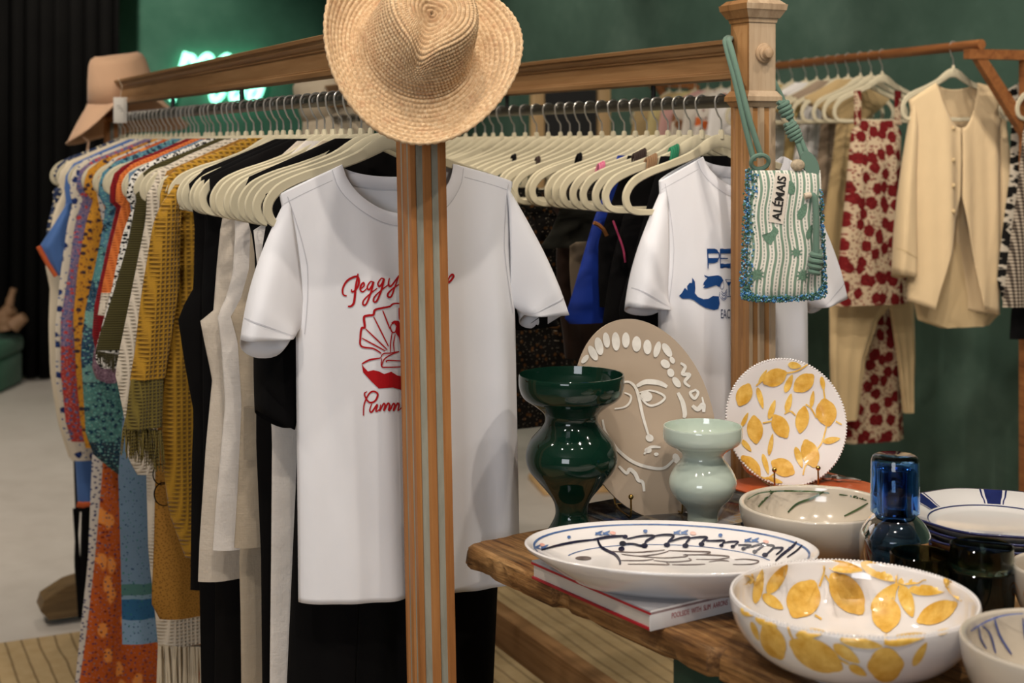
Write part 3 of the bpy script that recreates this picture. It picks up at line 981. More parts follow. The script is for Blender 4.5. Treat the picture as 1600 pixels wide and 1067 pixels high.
def m_print(name, base, layers, weave=True, rough=0.85, bands=None):
    """printed cloth: layers of (colour, scale, threshold, stretch, offset) voronoi motifs over a base colour or height bands"""
    m = Mt(name, rough, 0.2)
    c = rgb(base)
    if bands:                                   # [(z, colour)...] rising z
        z = m.sep()[2]
        z0, z1 = bands[0][0], bands[-1][0] + 0.001
        f = m.math('DIVIDE', m.math('SUBTRACT', m.math('ADD', z, m.math('MULTIPLY', m.noise(30, 2), 0.01)), z0 + 0.005), z1 - z0)
        c = m.ramp(f, [((q - z0) / (z1 - z0), k) for q, k in bands], 'CONSTANT')
    c = m.mix(m.math('MULTIPLY', m.noise(12, 4), 0.35), c, '#2a2018') if not isinstance(c, tuple) else m.mix(m.noise(10, 4), c, tuple(x * 0.8 for x in c[:3]) + (1,))
    for i, (col, sc, thr, st, off) in enumerate(layers):
        sc *= 1.5
        oo = m.sep()
        v = m.map(m.comb(m.math('ADD', oo[0], m.math('MULTIPLY', oo[1], 0.5)), oo[2], 0.0), scale=(st[0], st[2], 1), loc=(off, off * 0.7, 0))
        d = m.vor(sc, vec=v, dim='2D')
        d = m.math('ADD', d, m.math('MULTIPLY', m.noise(sc * 3.2, 2, vec=v), 0.30))
        thr = thr * 1.5 + 0.03
        k = m.ramp(d, [(thr + 0.14, 1.0), (thr + 0.19, 0.0)])
        c = m.mix(k, c, col)
    m.base(c)
    m.bump(m.math('ADD', m.math('MULTIPLY', m.noise(10, 3), 0.6), m.math('MULTIPLY', m.noise(900, 1), 0.03)), 0.4, 0.01)
    return m.m

def m_linen(name, a, b_):
    m = Mt(name, 0.9, 0.2)
    t = m.math('ADD', m.noise(1, 2, vec=m.map(scale=(900, 900, 40))), m.noise(1, 2, vec=m.map(scale=(40, 40, 900))))
    f = m.math('ADD', m.math('MULTIPLY', t, 0.3), m.math('MULTIPLY', m.noise(14, 4), 0.4))
    m.base(m.mix(f, a, b_)); m.bump(m.math('ADD', m.math('MULTIPLY', m.noise(16, 4, 0.65), 0.8), m.math('MULTIPLY', t, 0.06)), 0.5, 0.012)
    m.sheen(0.1)
    return m.m

M_BLACK = cloth('black_cotton', '#050405', 0.95, 0.1, 1500, 0.1, 0.3, 0.0)
M_BLACK2 = cloth('black_crepe', '#070505', 0.95, 0.1, 1500, 0.1, 0.4, 0.0)
M_LIN1 = m_linen('pale_linen', '#b8aa98', '#d8cdbf')
M_LIN2 = m_linen('oat_linen', '#9d8d78', '#bdae99')
M_LIN3 = m_linen('white_linen', '#cfc6bd', '#e4ddd6')
M_MUST = m_waffle('mustard_waffle', '#6a480e', '#b88a2c', 0.0105)
M_OLCUFF = m_waffle('olive_rib', '#4b3f18', '#7a6a30', 0.008)
M_GOLD = m_print('gold_terry', '#9a6c2b', [('#6d4a1a', 160, 0.12, (1, 1, 0.8), 1.0)])
M_CRW = m_waffle('cream_waffle', '#a79a85', '#dccfbc', 0.009)
M_OLIVE = m_waffle('olive_knit', '#2b2711', '#4c4522', 0.006, 0.4, True)
M_CHECK = m_print('black_white_boucle', '#e6e1d8', [('#0b0a0c', 75, 0.16, (1, 1, 1), 2.0), ('#0b0a0c', 110, 0.10, (1, 1, 1), 5.0)])
M_ORK = m_waffle('orange_knit', '#a8451a', '#dc7a3a', 0.007, 0.6)
M_REDK = m_waffle('dark_red_knit', '#4d070c', '#8c151c', 0.007, 0.6)
zb = lambda t, y: pxu(t, 150, y)[1]
M_TEAL = m_print('teal_print', '#2f6671', [('#16364a', 36, 0.15, (1, 1, 1), 1.0), ('#6fa79c', 60, 0.10, (1, 1, 1.4), 3.0), ('#d8d2bd', 150, 0.02, (1, 1, 1), 7.0)],
                 bands=[(0.3, '#1d3b4a'), (zb(1.5, 690), '#4f827c'), (zb(1.5, 600), '#284b57'), (zb(1.5, 596), '#6b9a92'), (zb(1.5, 570), '#27465f'), (zb(1.5, 512), '#6f9c94'), (zb(1.5, 486), '#2b526a'), (zb(1.5, 440), '#4f8a8c'), (1.2, '#4c8096')])
M_YEL = m_print('mustard_print', '#c98b2b', [('#3b2a2e', 32, 0.12, (1, 1, 1), 1.0), ('#7d4523', 55, 0.07, (1, 1, 0.7), 4.0), ('#2e2b3a', 90, 0.05, (1, 1, 1), 9.0)])
M_PUR = m_print('lilac_red_print', '#7a6786', [('#b33a35', 45, 0.12, (1, 1, 1), 1.0), ('#3f5580', 60, 0.13, (1, 1, 1), 4.0), ('#c9a6a0', 110, 0.05, (1, 1, 1), 2.0)],
                bands=[(0.3, '#a83c34'), (zb(1.84, 540), '#7a6786'), (1.3, '#7a6786')])
M_NVP = m_print('cream_navy_print', '#d9cdb9', [('#1d2c5c', 22, 0.12, (1, 1, 0.8), 1.0), ('#2f4a85', 45, 0.06, (1, 1, 1), 3.0)])
M_SKY = cloth('cornflower_cotton', '#4a6ba3', 0.9)
M_CREAM = cloth('cream_cotton', '#d6c7ad', 0.9)
M_ORTRIM = plain('orange_trim', '#c2592b', 0.9)
M_ORF = m_print('orange_floral', '#b9561f', [('#e08a3f', 14, 0.10, (1, 1, 0.5), 1.0), ('#2f2a52', 46, 0.06, (1, 1, 1), 2.0), ('#8b8f9b', 80, 0.03, (1, 1, 1), 6.0), ('#6a2417', 28, 0.03, (1, 1, 1), 8.0), ('#3f7f86', 18, -0.02, (1, 1, 1), 4.0)])
M_NVW = m_print('white_navy_dots', '#cfc7bc', [('#22285a', 70, 0.12, (1, 1, 1), 3.0)])
M_BLP = m_print('blue_dash_print', '#6f8ea8', [('#1f3f5c', 60, 0.03, (1, 1, 0.7), 2.0), ('#2c6e5e', 66, 0.02, (1, 1, 0.6), 6.0)],
                bands=[(0.4, '#7f9cb6'), (zb(1.2, 978), '#2a5f86'), (zb(1.2, 945), '#7d99ab'), (zb(1.2, 938), '#4c7570'), (zb(1.2, 920), '#7089a0'), (1.2, '#7089a0')])
M_NSC = m_print('navy_cream_scarf', '#24304f', [('#cdbf9f', 50, 0.13, (1, 1, 1), 1.0), ('#7f8288', 80, 0.06, (1, 1, 1), 2.0)])
M_LILK = m_print('lilac_knit', '#8a6a78', [('#4a2f3a', 120, 0.10, (1, 1, 1), 1.0), ('#b69aa0', 90, 0.06, (1, 1, 1), 2.0)])

U = dict(thick=0.016, amp=0.005)
blk = Tee('shirt_dress', 'long black t-shirt dress hanging right behind the white seashell t-shirt', 0.165, RA, dict(
    nL=(520, 262), nR=(702, 256), sL=(411, 305), sR=(786, 280), aL=(470, 600), aR=(795, 505), hL=(447, 1110), hR=(768, 1110),
    cL=(399, 640), iL=(456, 668), cR=(864, 505), iR=(806, 512), sagL=0.012, sagR=0.01), M_BLACK, rib=M_BLACK, stitch=M_BLACK, cat='dress', dip=0.10, scoop=0.11)

def G(name, label, cat, mat, t, left, right=None, A=RA, top=SH, **kw):
    k = dict(U); k.update(kw)
    return drape(name, label, cat, mat, t, left, right, A=A, top=top, **k)

# trousers hang folded over the hanger bar: no shoulders
BAR = lambda w: [(-w, HZ - 0.128)]
G('trousers', 'white trousers showing as a narrow strip under the white t-shirt sleeve', 'trousers', M_LIN3, 0.215, [(395, 352), (410, 500), (425, 680), (424, 860), (421, 1110)], top=[(-0.150, HZ - 0.125)], folds=2)
G('dress', 'narrow black dress between white trousers and oat linen vest', 'dress', M_BLACK2, 0.262, [(396, 380), (400, 500), (400, 690), (408, 870), (410, 1110)], folds=2)

def vest(name, label, mat, t, sh, arm, side, pocket=None, cat='vest'):
    """sleeveless linen garment: strap edge, armhole point, side seam"""
    o, b_ = G(name, label, cat, mat, t, sh + arm + side, folds=3, nz=44, thick=0.015, top=[(-0.05, HZ - 0.012)])
    return o
ov = vest('linen_vest', 'oat coloured linen vest with patch pocket hanging behind the narrow black dress', M_LIN2, 0.315, [(388, 318), (392, 360)], [(390, 420), (376, 470), (361, 494)], [(372, 534), (378, 632), (372, 760), (366, 856)])
# patch pocket on the vest
pa = [pxu(0.295, x, y) for x, y in ((381, 636), (404, 638), (404, 720), (381, 718))]
MB().add([(u, -0.020, z) for u, z in pa] + [(u, -0.016, z) for u, z in pa], [(0, 1, 2, 3), (0, 4, 5, 1), (1, 5, 6, 2), (2, 6, 7, 3), (3, 7, 4, 0)]).build('pocket', M_LIN2, ov, smooth=False)
G('trousers', 'oat linen wide trousers hanging below the oat linen vest', 'trousers', M_LIN2, 0.362, [(392, 500), (386, 700), (372, 868), (374, 950), (376, 1110)], top=[(-0.155, HZ - 0.125)], folds=2.5, thick=0.018)
vest('linen_vest', 'white linen vest with straight hem between the oat vest and the long linen dress', M_LIN3, 0.408, [(366, 320), (368, 360)], [(364, 430), (352, 470), (340, 492)], [(346, 540), (352, 632), (340, 760), (333, 860)])
vest('linen_dress', 'pale linen sleeveless dress with low armhole beside the black dresses', M_LIN1, 0.455, [(352, 322), (345, 357)], [(339, 420), (334, 486), (313, 499)], [(322, 545), (332, 593), (327, 645), (322, 698), (312, 850), (310, 909)], cat='dress')
for i, (t, lf, lab) in enumerate((
    (0.50, [(352, 345), (340, 500), (338, 800), (336, 1110)], 'black dress hanging right behind the pale linen dress'),
    (0.555, [(322, 345), (316, 450), (318, 700), (312, 910), (316, 1110)], 'long black dress in the middle of the black dresses'),
    (0.61, [(305, 350), (303, 450), (278, 494), (288, 563), (303, 645), (300, 716), (298, 922)], 'black blouse with wide sleeve nearest the mustard kimono'),
)):
    G('black_dress' if i < 2 else 'black_blouse', lab, 'dress' if i < 2 else 'blouse', M_BLACK if i % 2 else M_BLACK2, t, lf)

# mustard waffle kimono: body, hanging sleeve with olive cuff and fringe
o, b_ = G('kimono', 'mustard waffle knit kimono with olive fringed cuff', 'kimono', M_MUST, 0.80, [(262, 345), (256, 450), (252, 600), (254, 720), (264, 800), (290, 872)], thick=0.018, top=SHW)
z_ = lambda pts, t=0.775: PX(t, pts)
def sleeve(parent, mat, t, tl, left, right, part='sleeve', **kw):
    dt = t
    L, R = PX(dt, left), PX(dt, right)
    fl_, fr_ = fn_edges(L, R)
    k = dict(thick=0.014, amp=0.004, folds=1.5, nz=26, nm=32, top=0.010, grow=0.05); k.update(kw)
    mb = loft(MB(), fl_, fr_, max(q[1] for q in L), min(q[1] for q in L), y0=dt - tl, **k)
    return mb.build(part, mat, parent, ang=75)
sleeve(o, M_MUST, 0.772, 0.80, [(272, 288), (250, 322), (239, 350), (221, 458), (209, 560), (203, 594)], [(285, 290), (283, 340), (280, 450), (266, 540), (257, 594)])
cf = sleeve(o, M_OLCUFF, 0.772, 0.80, [(204, 592), (198, 642), (192, 672)], [(256, 596), (254, 640), (252, 676)], part='cuff', thick=0.012)
def fringe(parent, mat, t, tl, x0, x1, y0, y1, n, r=0.0013, seed=1, sp=6, label=None):
    rnd = random.Random(seed); mb = MB()
    for i in range(n):
        x = lerp(x0[0], x1[0], (i + 0.5) / n); yt = lerp(x0[1], x1[1], (i + 0.5) / n)
        dx = rnd.uniform(-sp, sp); ye = lerp(y0, y1, (i + 0.5) / n) + rnd.uniform(-10, 10)
        yo = rnd.uniform(-0.008, 0.008)
        P = [pxu(t, x, yt), pxu(t, x + dx * 0.5, lerp(yt, ye, 0.5)), pxu(t, x + dx, ye)]
        mb.tube([(u, t - tl + yo, z) for u, z in P], [r, r, r * 0.5], 5)
    f = mb.build('fringe', mat, parent)
    f['kind'] = 'stuff'
    if label: f['label'] = label
    return f
fringe(o, M_OLCUFF, 0.772, 0.80, (193, 668), (252, 672), 704, 732, 90)

o, b_ = G('towelling_wrap', 'gold towelling wrap with faint black rings below the mustard kimono', 'wrap', M_GOLD, 0.865, [(262, 400), (250, 600), (243, 731), (241, 850), (237, 940), (240, 962), (250, 968)], thick=0.017)
rg = MB()
for cx, cy, rx, ry in ((252, 741, 13, 16), (256, 772, 15, 18)):
    ribbon(rg, [(cx + rx * math.cos(a / 24 * 2 * PI), cy + ry * math.sin(a / 24 * 2 * PI)) for a in range(4, 22)], 2.2, lambda x, y: (lambda q: (q[0], -0.0215, q[1]))(pxu(0.8435, x, y)))
rg.build('ring_motif', M_BLACK, o, smooth=False)['kind'] = 'stuff'
G('knit_cardigan', 'cream waffle knit cardigan between olive and mustard knits', 'cardigan', M_CRW, 0.925, [(248, 300), (227, 350), (204, 465), (186, 553), (180, 583), (186, 610), (196, 660), (198, 713), (215, 742)], top=SHW)
o, b_ = G('knit_dress', 'cream knit dress with long fringed hem below the gold wrap', 'dress', M_CRW, 0.985, [(250, 500), (235, 600), (229, 745), (232, 860), (243, 961), (248, 1012)])
fringe(o, M_CREAM, 0.975, 0.985, (248, 1008), (330, 1010), 1120, 1125, 80, 0.003, 3, 8)
o, b_ = G('poncho', 'olive green knit poncho with short fringed edge', 'poncho', M_OLIVE, 1.05, [(236, 288), (213, 322), (200, 380), (178, 455), (155, 527), (150, 548)], top=SHW)
fringe(o, M_OLIVE, 1.035, 1.05, (150, 548), (220, 560), 562, 590, 70, 0.0013, 4, 2)
G('boucle_top', 'black and white speckled top beside the olive poncho', 'top', M_CHECK, 1.14, [(208, 322), (192, 365), (175, 452), (150, 545), (150, 566), (158, 576)], top=SHW)
G('long_scarf', 'pale blue scarf with green dashes and dark blue border at its hem', 'scarf', M_BLP, 1.205, [(212, 400), (196, 600), (185, 745), (189, 870), (192, 1008)], thick=0.012)
o, b_ = G('knit_jumper', 'orange knitted jumper with white cuff', 'jumper', M_ORK, 1.27, [(190, 320), (175, 380), (160, 448), (158, 462)], top=SHW)
sleeve(o, M_CRW, 1.262, 1.27, [(158, 458), (153, 492)], [(178, 458), (174, 496)], part='cuff', thick=0.012)
G('knit_cardigan', 'dark red knitted cardigan between orange jumper and teal scarf dress', 'cardigan', M_REDK, 1.345, [(182, 325), (168, 383), (147, 481), (144, 527), (150, 545)], top=SHW)
o, b_ = G('crochet_bag', 'lilac crochet bag with orange rim hanging below the speckled top', 'bag', M_LILK, 1.42, [(163, 400), (152, 520), (146, 552), (144, 575), (150, 592), (165, 598)], [(190, 400), (190, 520), (190, 560), (190, 575), (188, 592), (180, 598)], top=None)
G('printed_dress', 'teal and navy banded scarf print dress', 'dress', M_TEAL, 1.5, [(165, 318), (162, 350), (149, 416), (134, 481), (126, 547), (130, 612), (134, 678), (147, 712), (185, 742)], thick=0.022, top=SHW)
G('floral_skirt', 'long orange floral skirt reaching down to the rug', 'skirt', M_ORF, 1.6, [(180, 400), (165, 600), (160, 734), (148, 880), (134, 1006), (118, 1110)], thick=0.022, amp=0.009, folds=5)
G('wrap_skirt', 'white skirt with tiny navy dots behind the orange floral skirt', 'skirt', M_NVW, 1.66, [(170, 400), (150, 600), (144, 716), (138, 880), (126, 990), (114, 1110)], thick=0.012)
G('printed_dress', 'mustard yellow dress with dark botanical print', 'dress', M_YEL, 1.72, [(146, 310), (134, 350), (122, 416), (114, 498), (119, 580), (126, 662), (134, 700)], thick=0.018, top=SHW)
G('printed_dress', 'lilac and red paisley printed dress', 'dress', M_PUR, 1.84, [(130, 310), (117, 350), (109, 416), (95, 498), (95, 580), (103, 662), (112, 690)], thick=0.022, top=SHW)
G('printed_dress', 'cream dress with large navy blossoms', 'dress', M_NVP, 1.945, [(116, 306), (106, 350), (95, 425), (86, 514), (88, 600), (100, 680), (112, 720)], top=SHW)
o, b_ = G('blouse', 'cornflower blue blouse with orange trimmed sleeve', 'blouse', M_SKY, 2.05, [(104, 305), (98, 345), (94, 400), (96, 480), (106, 600), (118, 722), (122, 788)], top=SHW)
# short flared sleeve of the blue blouse
sleeve(o, M_SKY, 2.035, 2.05, [(104, 318), (86, 348), (61, 386), (72, 408), (88, 430)], [(112, 320), (112, 350), (108, 388), (106, 410), (102, 432)], thick=0.016)
tr = MB(); tr.tube([(u, -0.02, z) for u, z in PX(2.03, [(60, 385), (74, 410), (88, 431)])], 0.007, 6); tr.build('sleeve_trim', M_ORTRIM, o)
tr = MB(); tr.tube([(u, -0.01, z) for u, z in PX(2.04, [(121, 788), (130, 789), (141, 786)])], 0.008, 6); tr.build('hem_trim', M_ORTRIM, o)
G('dress', 'long plain cream dress at the far end of the crowded rack', 'dress', M_CREAM, 2.17, [(98, 300), (84, 330), (70, 410), (78, 450), (76, 507), (78, 580), (90, 660), (108, 715)], thick=0.02, top=SHW)
G('scarf', 'navy and cream patterned scarf over the furthest hanger', 'scarf', M_NSC, 2.28, [(96, 290), (84, 312), (74, 352), (72, 372)], thick=0.02, top=SHW)
# black crochet strips at the far end
o, b_ = G('crochet_dress', 'black openwork crochet dress trailing to the rug at the far rack end', 'dress', M_BLACK, 2.36, [(130, 400), (115, 690), (115, 720), (118, 800)], top=[(-0.17, HZ - 0.09)], thick=0.012)
mb = MB()
for x0, x1, x2, r in ((117, 122, 127, 0.006), (123, 119, 125, 0.005), (134, 132, 131, 0.012), (138, 137, 133, 0.009)):
    P = PX(2.36, [(x0, 795), (x1, 870), ((x1 + x2) / 2, 920), (x2, 965)])
    mb = MB().tube(smooth_path([(u, 0.004, z) for u, z in P], 4), r, 6); mb.build('crochet_strand', M_BLACK, o)

# hangers of the left rack
LT = [0.105, 0.165, 0.215, 0.262, 0.315, 0.362, 0.408, 0.455, 0.50, 0.555, 0.61, 0.66, 0.71, 0.755, 0.80, 0.865, 0.925, 0.985, 1.05, 1.095, 1.14, 1.205, 1.27, 1.31, 1.345, 1.42, 1.46, 1.50, 1.55, 1.60, 1.66, 1.72, 1.78, 1.84, 1.89, 1.945, 2.0, 2.05, 2.11, 2.17, 2.225, 2.28, 2.36, 2.42]
HOLDS = {0.215: 'white trousers', 0.262: 'narrow black dress', 0.315: 'oat linen vest', 0.362: 'oat linen trousers', 0.408: 'white linen vest', 0.455: 'pale linen dress', 0.50: 'black dress next to the pale linen dress',
         0.555: 'long black dress between two black garments', 0.61: 'black wide sleeved blouse', 0.865: 'gold towelling wrap', 0.925: 'cream waffle cardigan', 0.985: 'fringed cream knit dress', 1.05: 'olive knit poncho', 1.14: 'black and white speckled top',
         1.205: 'pale blue scarf', 1.27: 'orange knitted jumper', 1.345: 'dark red cardigan', 1.42: 'lilac crochet bag', 1.50: 'teal banded dress', 1.60: 'orange floral skirt', 1.66: 'navy dotted white skirt', 1.72: 'mustard botanical print dress',
         1.84: 'lilac and red paisley dress', 1.945: 'cream dress with navy blossoms', 2.05: 'cornflower blue blouse', 2.17: 'plain cream dress', 2.28: 'navy and cream scarf', 2.36: 'black crochet dress'}
rnd = random.Random(5)
for i, t in enumerate(LT):
    if i == 0: hanger(t, RA, 'beige velvet hanger holding the white seashell t-shirt')
    elif i == 1: hanger(t, RA, 'beige velvet hanger holding the black dress behind the seashell t-shirt')
    elif t == 0.80: hanger(t, RA, 'beige velvet hanger holding the mustard waffle kimono')
    elif t in HOLDS: hanger(t, RA, 'beige velvet hanger holding the ' + HOLDS[t], yaw=rnd.uniform(-0.10, 0.10))
    else: hanger(t, RA, 'empty beige velvet hanger with steel hook on the crowded rack of colourful dresses', 'empty hangers on the rack of dresses', yaw=rnd.uniform(-0.10, 0.10))

# ------------------------------------------------------------------ right rack
M_COBALT = cloth('cobalt_satin', '#10318f', 0.5, 0.1)
M_BROWN = cloth('dark_brown_knit', '#2b1b12', 0.9)
M_TAUPE = cloth('taupe_cotton', '#6b5d4c', 0.9)
M_DKOL = cloth('dark_olive_cotton', '#191810', 0.9)
M_DPAT = m_print('dark_tropical_print', '#14110f', [('#5a3a1c', 30, 0.08, (1, 1, 1), 1.0), ('#9c8f7a', 60, 0.02, (1, 1, 1), 4.0)])
V = dict(A=RB)
def G2(*a, **k):
    kk = dict(V); kk.update(k); return G(*a, **kk)
S2 = [(-0.09, HZ - 0.04)]
blk2, _ = G2('swimsuit', 'black one-piece swimsuit nearest the mermaid t-shirt', 'swimsuit', M_BLACK, 0.165, [(1008, 335), (992, 400), (968, 480), (975, 560), (990, 660)], top=S2)
sw, _ = G2('swimsuit', 'black swimsuit with pink cord', 'swimsuit', M_BLACK2, 0.245, [(975, 338), (955, 420), (940, 520), (940, 600)], top=S2)
MB().tube(smooth_path([(u, -0.022, z) for u, z in PX(0.223, [(958, 345), (968, 372), (974, 390), (977, 410)], RB)], 4), 0.0022, 6).build('pink_cord', plain('pink_cord', '#b03a5e', 0.7), sw)
G2('wrap_skirt', 'cobalt blue wrap skirt among the black swimwear', 'skirt', M_COBALT, 0.325, [(928, 345), (915, 390), (898, 450), (883, 498), (890, 506)], top=S2)
st, _ = G2('bikini_top', 'black bikini with amber tie beside the cobalt skirt', 'bikini', M_BLACK2, 0.285, [(948, 340), (936, 380), (936, 440), (938, 480)], top=S2)
MB().tube(smooth_path([(u, -0.02, z) for u, z in PX(0.265, [(928, 348), (936, 352), (944, 360), (948, 368)], RB)], 4), 0.004, 6).build('amber_tie', plain('amber_cord', '#8a5526', 0.6), st)
G2('shorts', 'taupe shorts behind the cobalt blue skirt', 'shorts', M_TAUPE, 0.41, [(900, 378), (890, 384), (890, 420), (894, 470)], top=None)
G2('mini_skirt', 'dark olive mini skirt hanging from the middle of the swimwear rack', 'skirt', M_DKOL, 0.50, [(874, 330), (862, 360), (846, 384), (849, 388)], top=[(-0.14, HZ - 0.12)])
G2('sarong', 'dark brown sarong behind the olive mini skirt', 'sarong', M_BROWN, 0.60, [(874, 340), (870, 400), (872, 470), (880, 520), (884, 560)], top=[(-0.12, HZ - 0.12)])
G2('sarong', 'dark tropical print sarong seen past the white t-shirt sleeve', 'sarong', M_DPAT, 0.74, [(836, 340), (846, 400), (858, 480), (866, 540)], top=[(-0.14, HZ - 0.12)])
for i, t in enumerate((0.92, 1.15)):
    w = 0.17 - 0.02 * (i % 3)
    o = hang_thing('swim_cover', ('dark patterned swim cover-up behind the tropical print sarong', 'plain black swim cover-up deepest in the swimwear rack')[i], 'cover-up', t, RB)
    fl_, fr_ = fn_edges([(-w, 1.34), (-w - 0.01, 0.75)], [(w, 1.34), (w + 0.01, 0.75)])
    loft(MB(), fl_, fr_, 1.335, 0.78, seed=i, thick=0.02).build('cloth', (M_DPAT, M_BLACK, M_BROWN)[i % 3], o, ang=75)
RT = [0.10, 0.165, 0.205, 0.245, 0.285, 0.325, 0.365, 0.41, 0.455, 0.50, 0.55, 0.60, 0.65, 0.695, 0.74, 0.80, 0.86, 0.92, 0.98, 1.05, 1.10, 1.15, 1.21, 1.27, 1.34, 1.40, 1.47, 1.55, 1.62, 1.70, 1.78, 1.86, 1.93, 2.0, 2.08, 2.16, 2.25, 2.33]
HOLDS2 = {0.165: 'black swimsuit nearest the mermaid t-shirt', 0.245: 'black swimsuit with pink cord', 0.285: 'black bikini with amber tie', 0.325: 'cobalt blue wrap skirt', 0.41: 'taupe shorts', 0.50: 'dark olive mini skirt', 0.60: 'dark brown sarong', 0.74: 'dark tropical print sarong'}
for i, t in enumerate(RT):
    if i == 0: hanger(t, RB, 'beige velvet hanger holding the white mermaid t-shirt')
    elif t in HOLDS2: hanger(t, RB, 'beige velvet hanger holding the ' + HOLDS2[t], yaw=rnd.uniform(-0.11, 0.11))
    else: hanger(t, RB, 'beige velvet hanger with steel hook on the rack of dark swimwear', 'hangers on the swimwear rack', yaw=rnd.uniform(-0.11, 0.11))
# straps wound round the hanger arms
def wrap(parent, t, tl, f, mat, w=0.02):
    """band round the left hanger arm at fraction f of its length"""
    u = -lerp(0.05, 0.16, f); zc = HZ - lerp(0.032, 0.072, f)
    mb = MB(); n = max(2, int(w / 0.004))
    for k in range(n):
        uu = u + (k - n / 2) * 0.0045; zz = zc + (uu - u) * 0.42
        mb.tube([(uu + 0.003 * math.sin(a), t - tl + 0.0065 * math.cos(a), zz + 0.015 * math.sin(a)) for a in [2 * PI * q / 12 for q in range(12)]], 0.0028, 5, closed=True)
    mb.build('strap', mat, parent, ang=180)['kind'] = 'stuff'
M_TANC = plain('tan_braid', '#8d6b4a', 0.8); M_GRC = plain('green_cord', '#1f7a55', 0.8); M_PINKC = plain('pink_strap', '#c86a86', 0.8); M_BRC = plain('brown_cord', '#2e1c14', 0.8)
for (t, f, m, w) in ((0.165, 0.10, M_GRC, 0.018), (0.165, 0.55, M_TANC, 0.02)): wrap(blk2, t, 0.165, f, m, w)
wrap(sw, 0.245, 0.245, 0.35, M_BRC, 0.026); wrap(st, 0.285, 0.285, 0.9, M_PINKC, 0.014)
for t, f, m, w in ((0.455, 0.5, M_BLACK, 0.01), (0.60, 0.7, M_BRC, 0.01), (0.74, 0.6, M_BLACK, 0.01)):
    for o in bpy.data.objects:
        if o.parent is None and o.type == 'EMPTY' and o.get('category') in ('skirt', 'sarong') and (Vector(o.location[:2]) - (Vector(RB) + Vector((DX, DY)) * t)).length < 0.06:
            wrap(o, t, (Vector(o.location[:2]) - Vector(RB)).dot(Vector((DX, DY))), f, m, w); break

# ------------------------------------------------------------------ the table
TH = 0.60                       # table top below eye level
TZ = CH - TH
def ty(y, h=0.0): return (TH - h) * F / (y - HY)
def tp(x, y, h=0.0):
    Y = ty(y, h); return Vector(((x - 800) / F * Y, Y, TZ + h))
RX, RY = 0.8288, 0.5595         # across the table
TRZ = math.atan2(RY, RX)
P0 = Vector((-0.079, 2.128))
TW, TL = 0.735, 1.32
def m_table():
    m = Mt('worn_oak_plank', 0.6, 0.3)
    v = m.map(scale=(34, 2.4, 34))
    g = m.noise(1.0, 6, 0.65, vec=v, dist=0.8); f = m.noise(5, 4, 0.6, vec=v)
    k = m.math('ADD', m.math('MULTIPLY', g, 0.7), m.math('MULTIPLY', f, 0.3))
    c = m.ramp(k, [(0.36, '#38230f'), (0.45, '#6b4826'), (0.54, '#946b3f'), (0.66, '#b78f5e')])
    c = m.mix(m.ramp(m.noise(1.0, 4, 0.7, vec=m.map(scale=(120, 5, 120))), [(0.52, 0.0), (0.66, 0.75)]), c, '#3a2412')
    c = m.mix(m.ramp(m.noise(3.0, 3), [(0.5, 0.0), (0.7, 0.45)]), c, '#c7a472')
    st = m.ramp(m.noise(9, 5, 0.7), [(0.35, 1.0), (0.5, 0.0)])
    c = m.mix(m.math('MULTIPLY', st, 0.45), c, '#4f351d')
    m.base(c); m.bump(m.math('ADD', k, m.math('MULTIPLY', m.noise(60, 4), 0.4)), 0.8, 0.005)
    return m.m
M_TAB = m_table()
table = thing('trestle_table', 'worn oak plank table on dark green trestles holding the ceramics', 'table', (P0.x, P0.y, 0), TRZ)
widths = (0.27, 0.235, 0.23); x0 = 0.0
rnd = random.Random(3)
for i, w in enumerate(widths):
    n_ = 90; out = []
    xa, xb = x0 + 0.0015, x0 + w - 0.0015
    yo = (0.0, -0.010, 0.006)[i]
    cor = []
    def seg(a, b_, n):
        for k in range(n):
            f = k / n; cor.append((lerp(a[0], b_[0], f), lerp(a[1], b_[1], f)))
    r = 0.020 if i == 0 else 0.006
    seg((xa + r, yo), (xb - 0.005, yo), 24); seg((xb - 0.005, yo), (xb, yo - 0.006), 2); seg((xb, yo - 0.006), (xb, -TL), 60); seg((xb, -TL), (xa, -TL), 20); seg((xa, -TL), (xa, yo - r), 110); seg((xa, yo - r), (xa + r * 0.3, yo - r * 0.3), 4); seg((xa + r * 0.3, yo - r * 0.3), (xa + r, yo), 4)
    th = 0.034
    def ring(z, inset, rough):
        cxm, cym = (xa + xb) / 2, -TL / 2
        res = []
        for (x, y) in cor:
            j = mnoise.noise((x * 11, y * 11, z * 25 + i)) * rough + mnoise.noise((x * 45, y * 45, z * 70)) * rough * 0.5 + mnoise.noise((x * 120, y * 120, z * 120)) * rough * 0.2
            dx = inset + max(0, j)
            xx = x + (dx if x < cxm - w * 0.3 else (-dx if x > cxm + w * 0.3 else 0))
            yy = y - dx if y > -0.05 else y
            if i == 0 and x < xa + 0.03 and -0.262 < y < -0.235: xx += 0.012   # broken notch
            if i == 0 and x < xa + 0.03 and -0.56 < y < -0.545: xx += 0.016
            if i == 0 and x < xa + 0.03 and y <= -0.262: xx += 0.006
            res.append((xx, yy, TZ + z))
        return res
    ro = 0.014 if i == 0 else 0.002
    rings = [ring(-th, 0.004, ro), ring(-th + 0.005, 0.0, ro), ring(-0.012, 0.001, ro), ring(-0.004, 0.002, ro), ring(0.0, 0.007, ro * 0.8)]
    N = len(cor); mb = MB()
    mb.grid(rings, closed=True)
    mb.add(rings[-1], [tuple(range(N))]); mb.add(rings[0], [tuple(range(N - 1, -1, -1))])
    mb.build('plank', M_TAB, table, ang=50)
    x0 += w
M_TGREEN = plain('dark_green_paint', '#1d382c', 0.5, 0.4, 0, 0.12, 18)
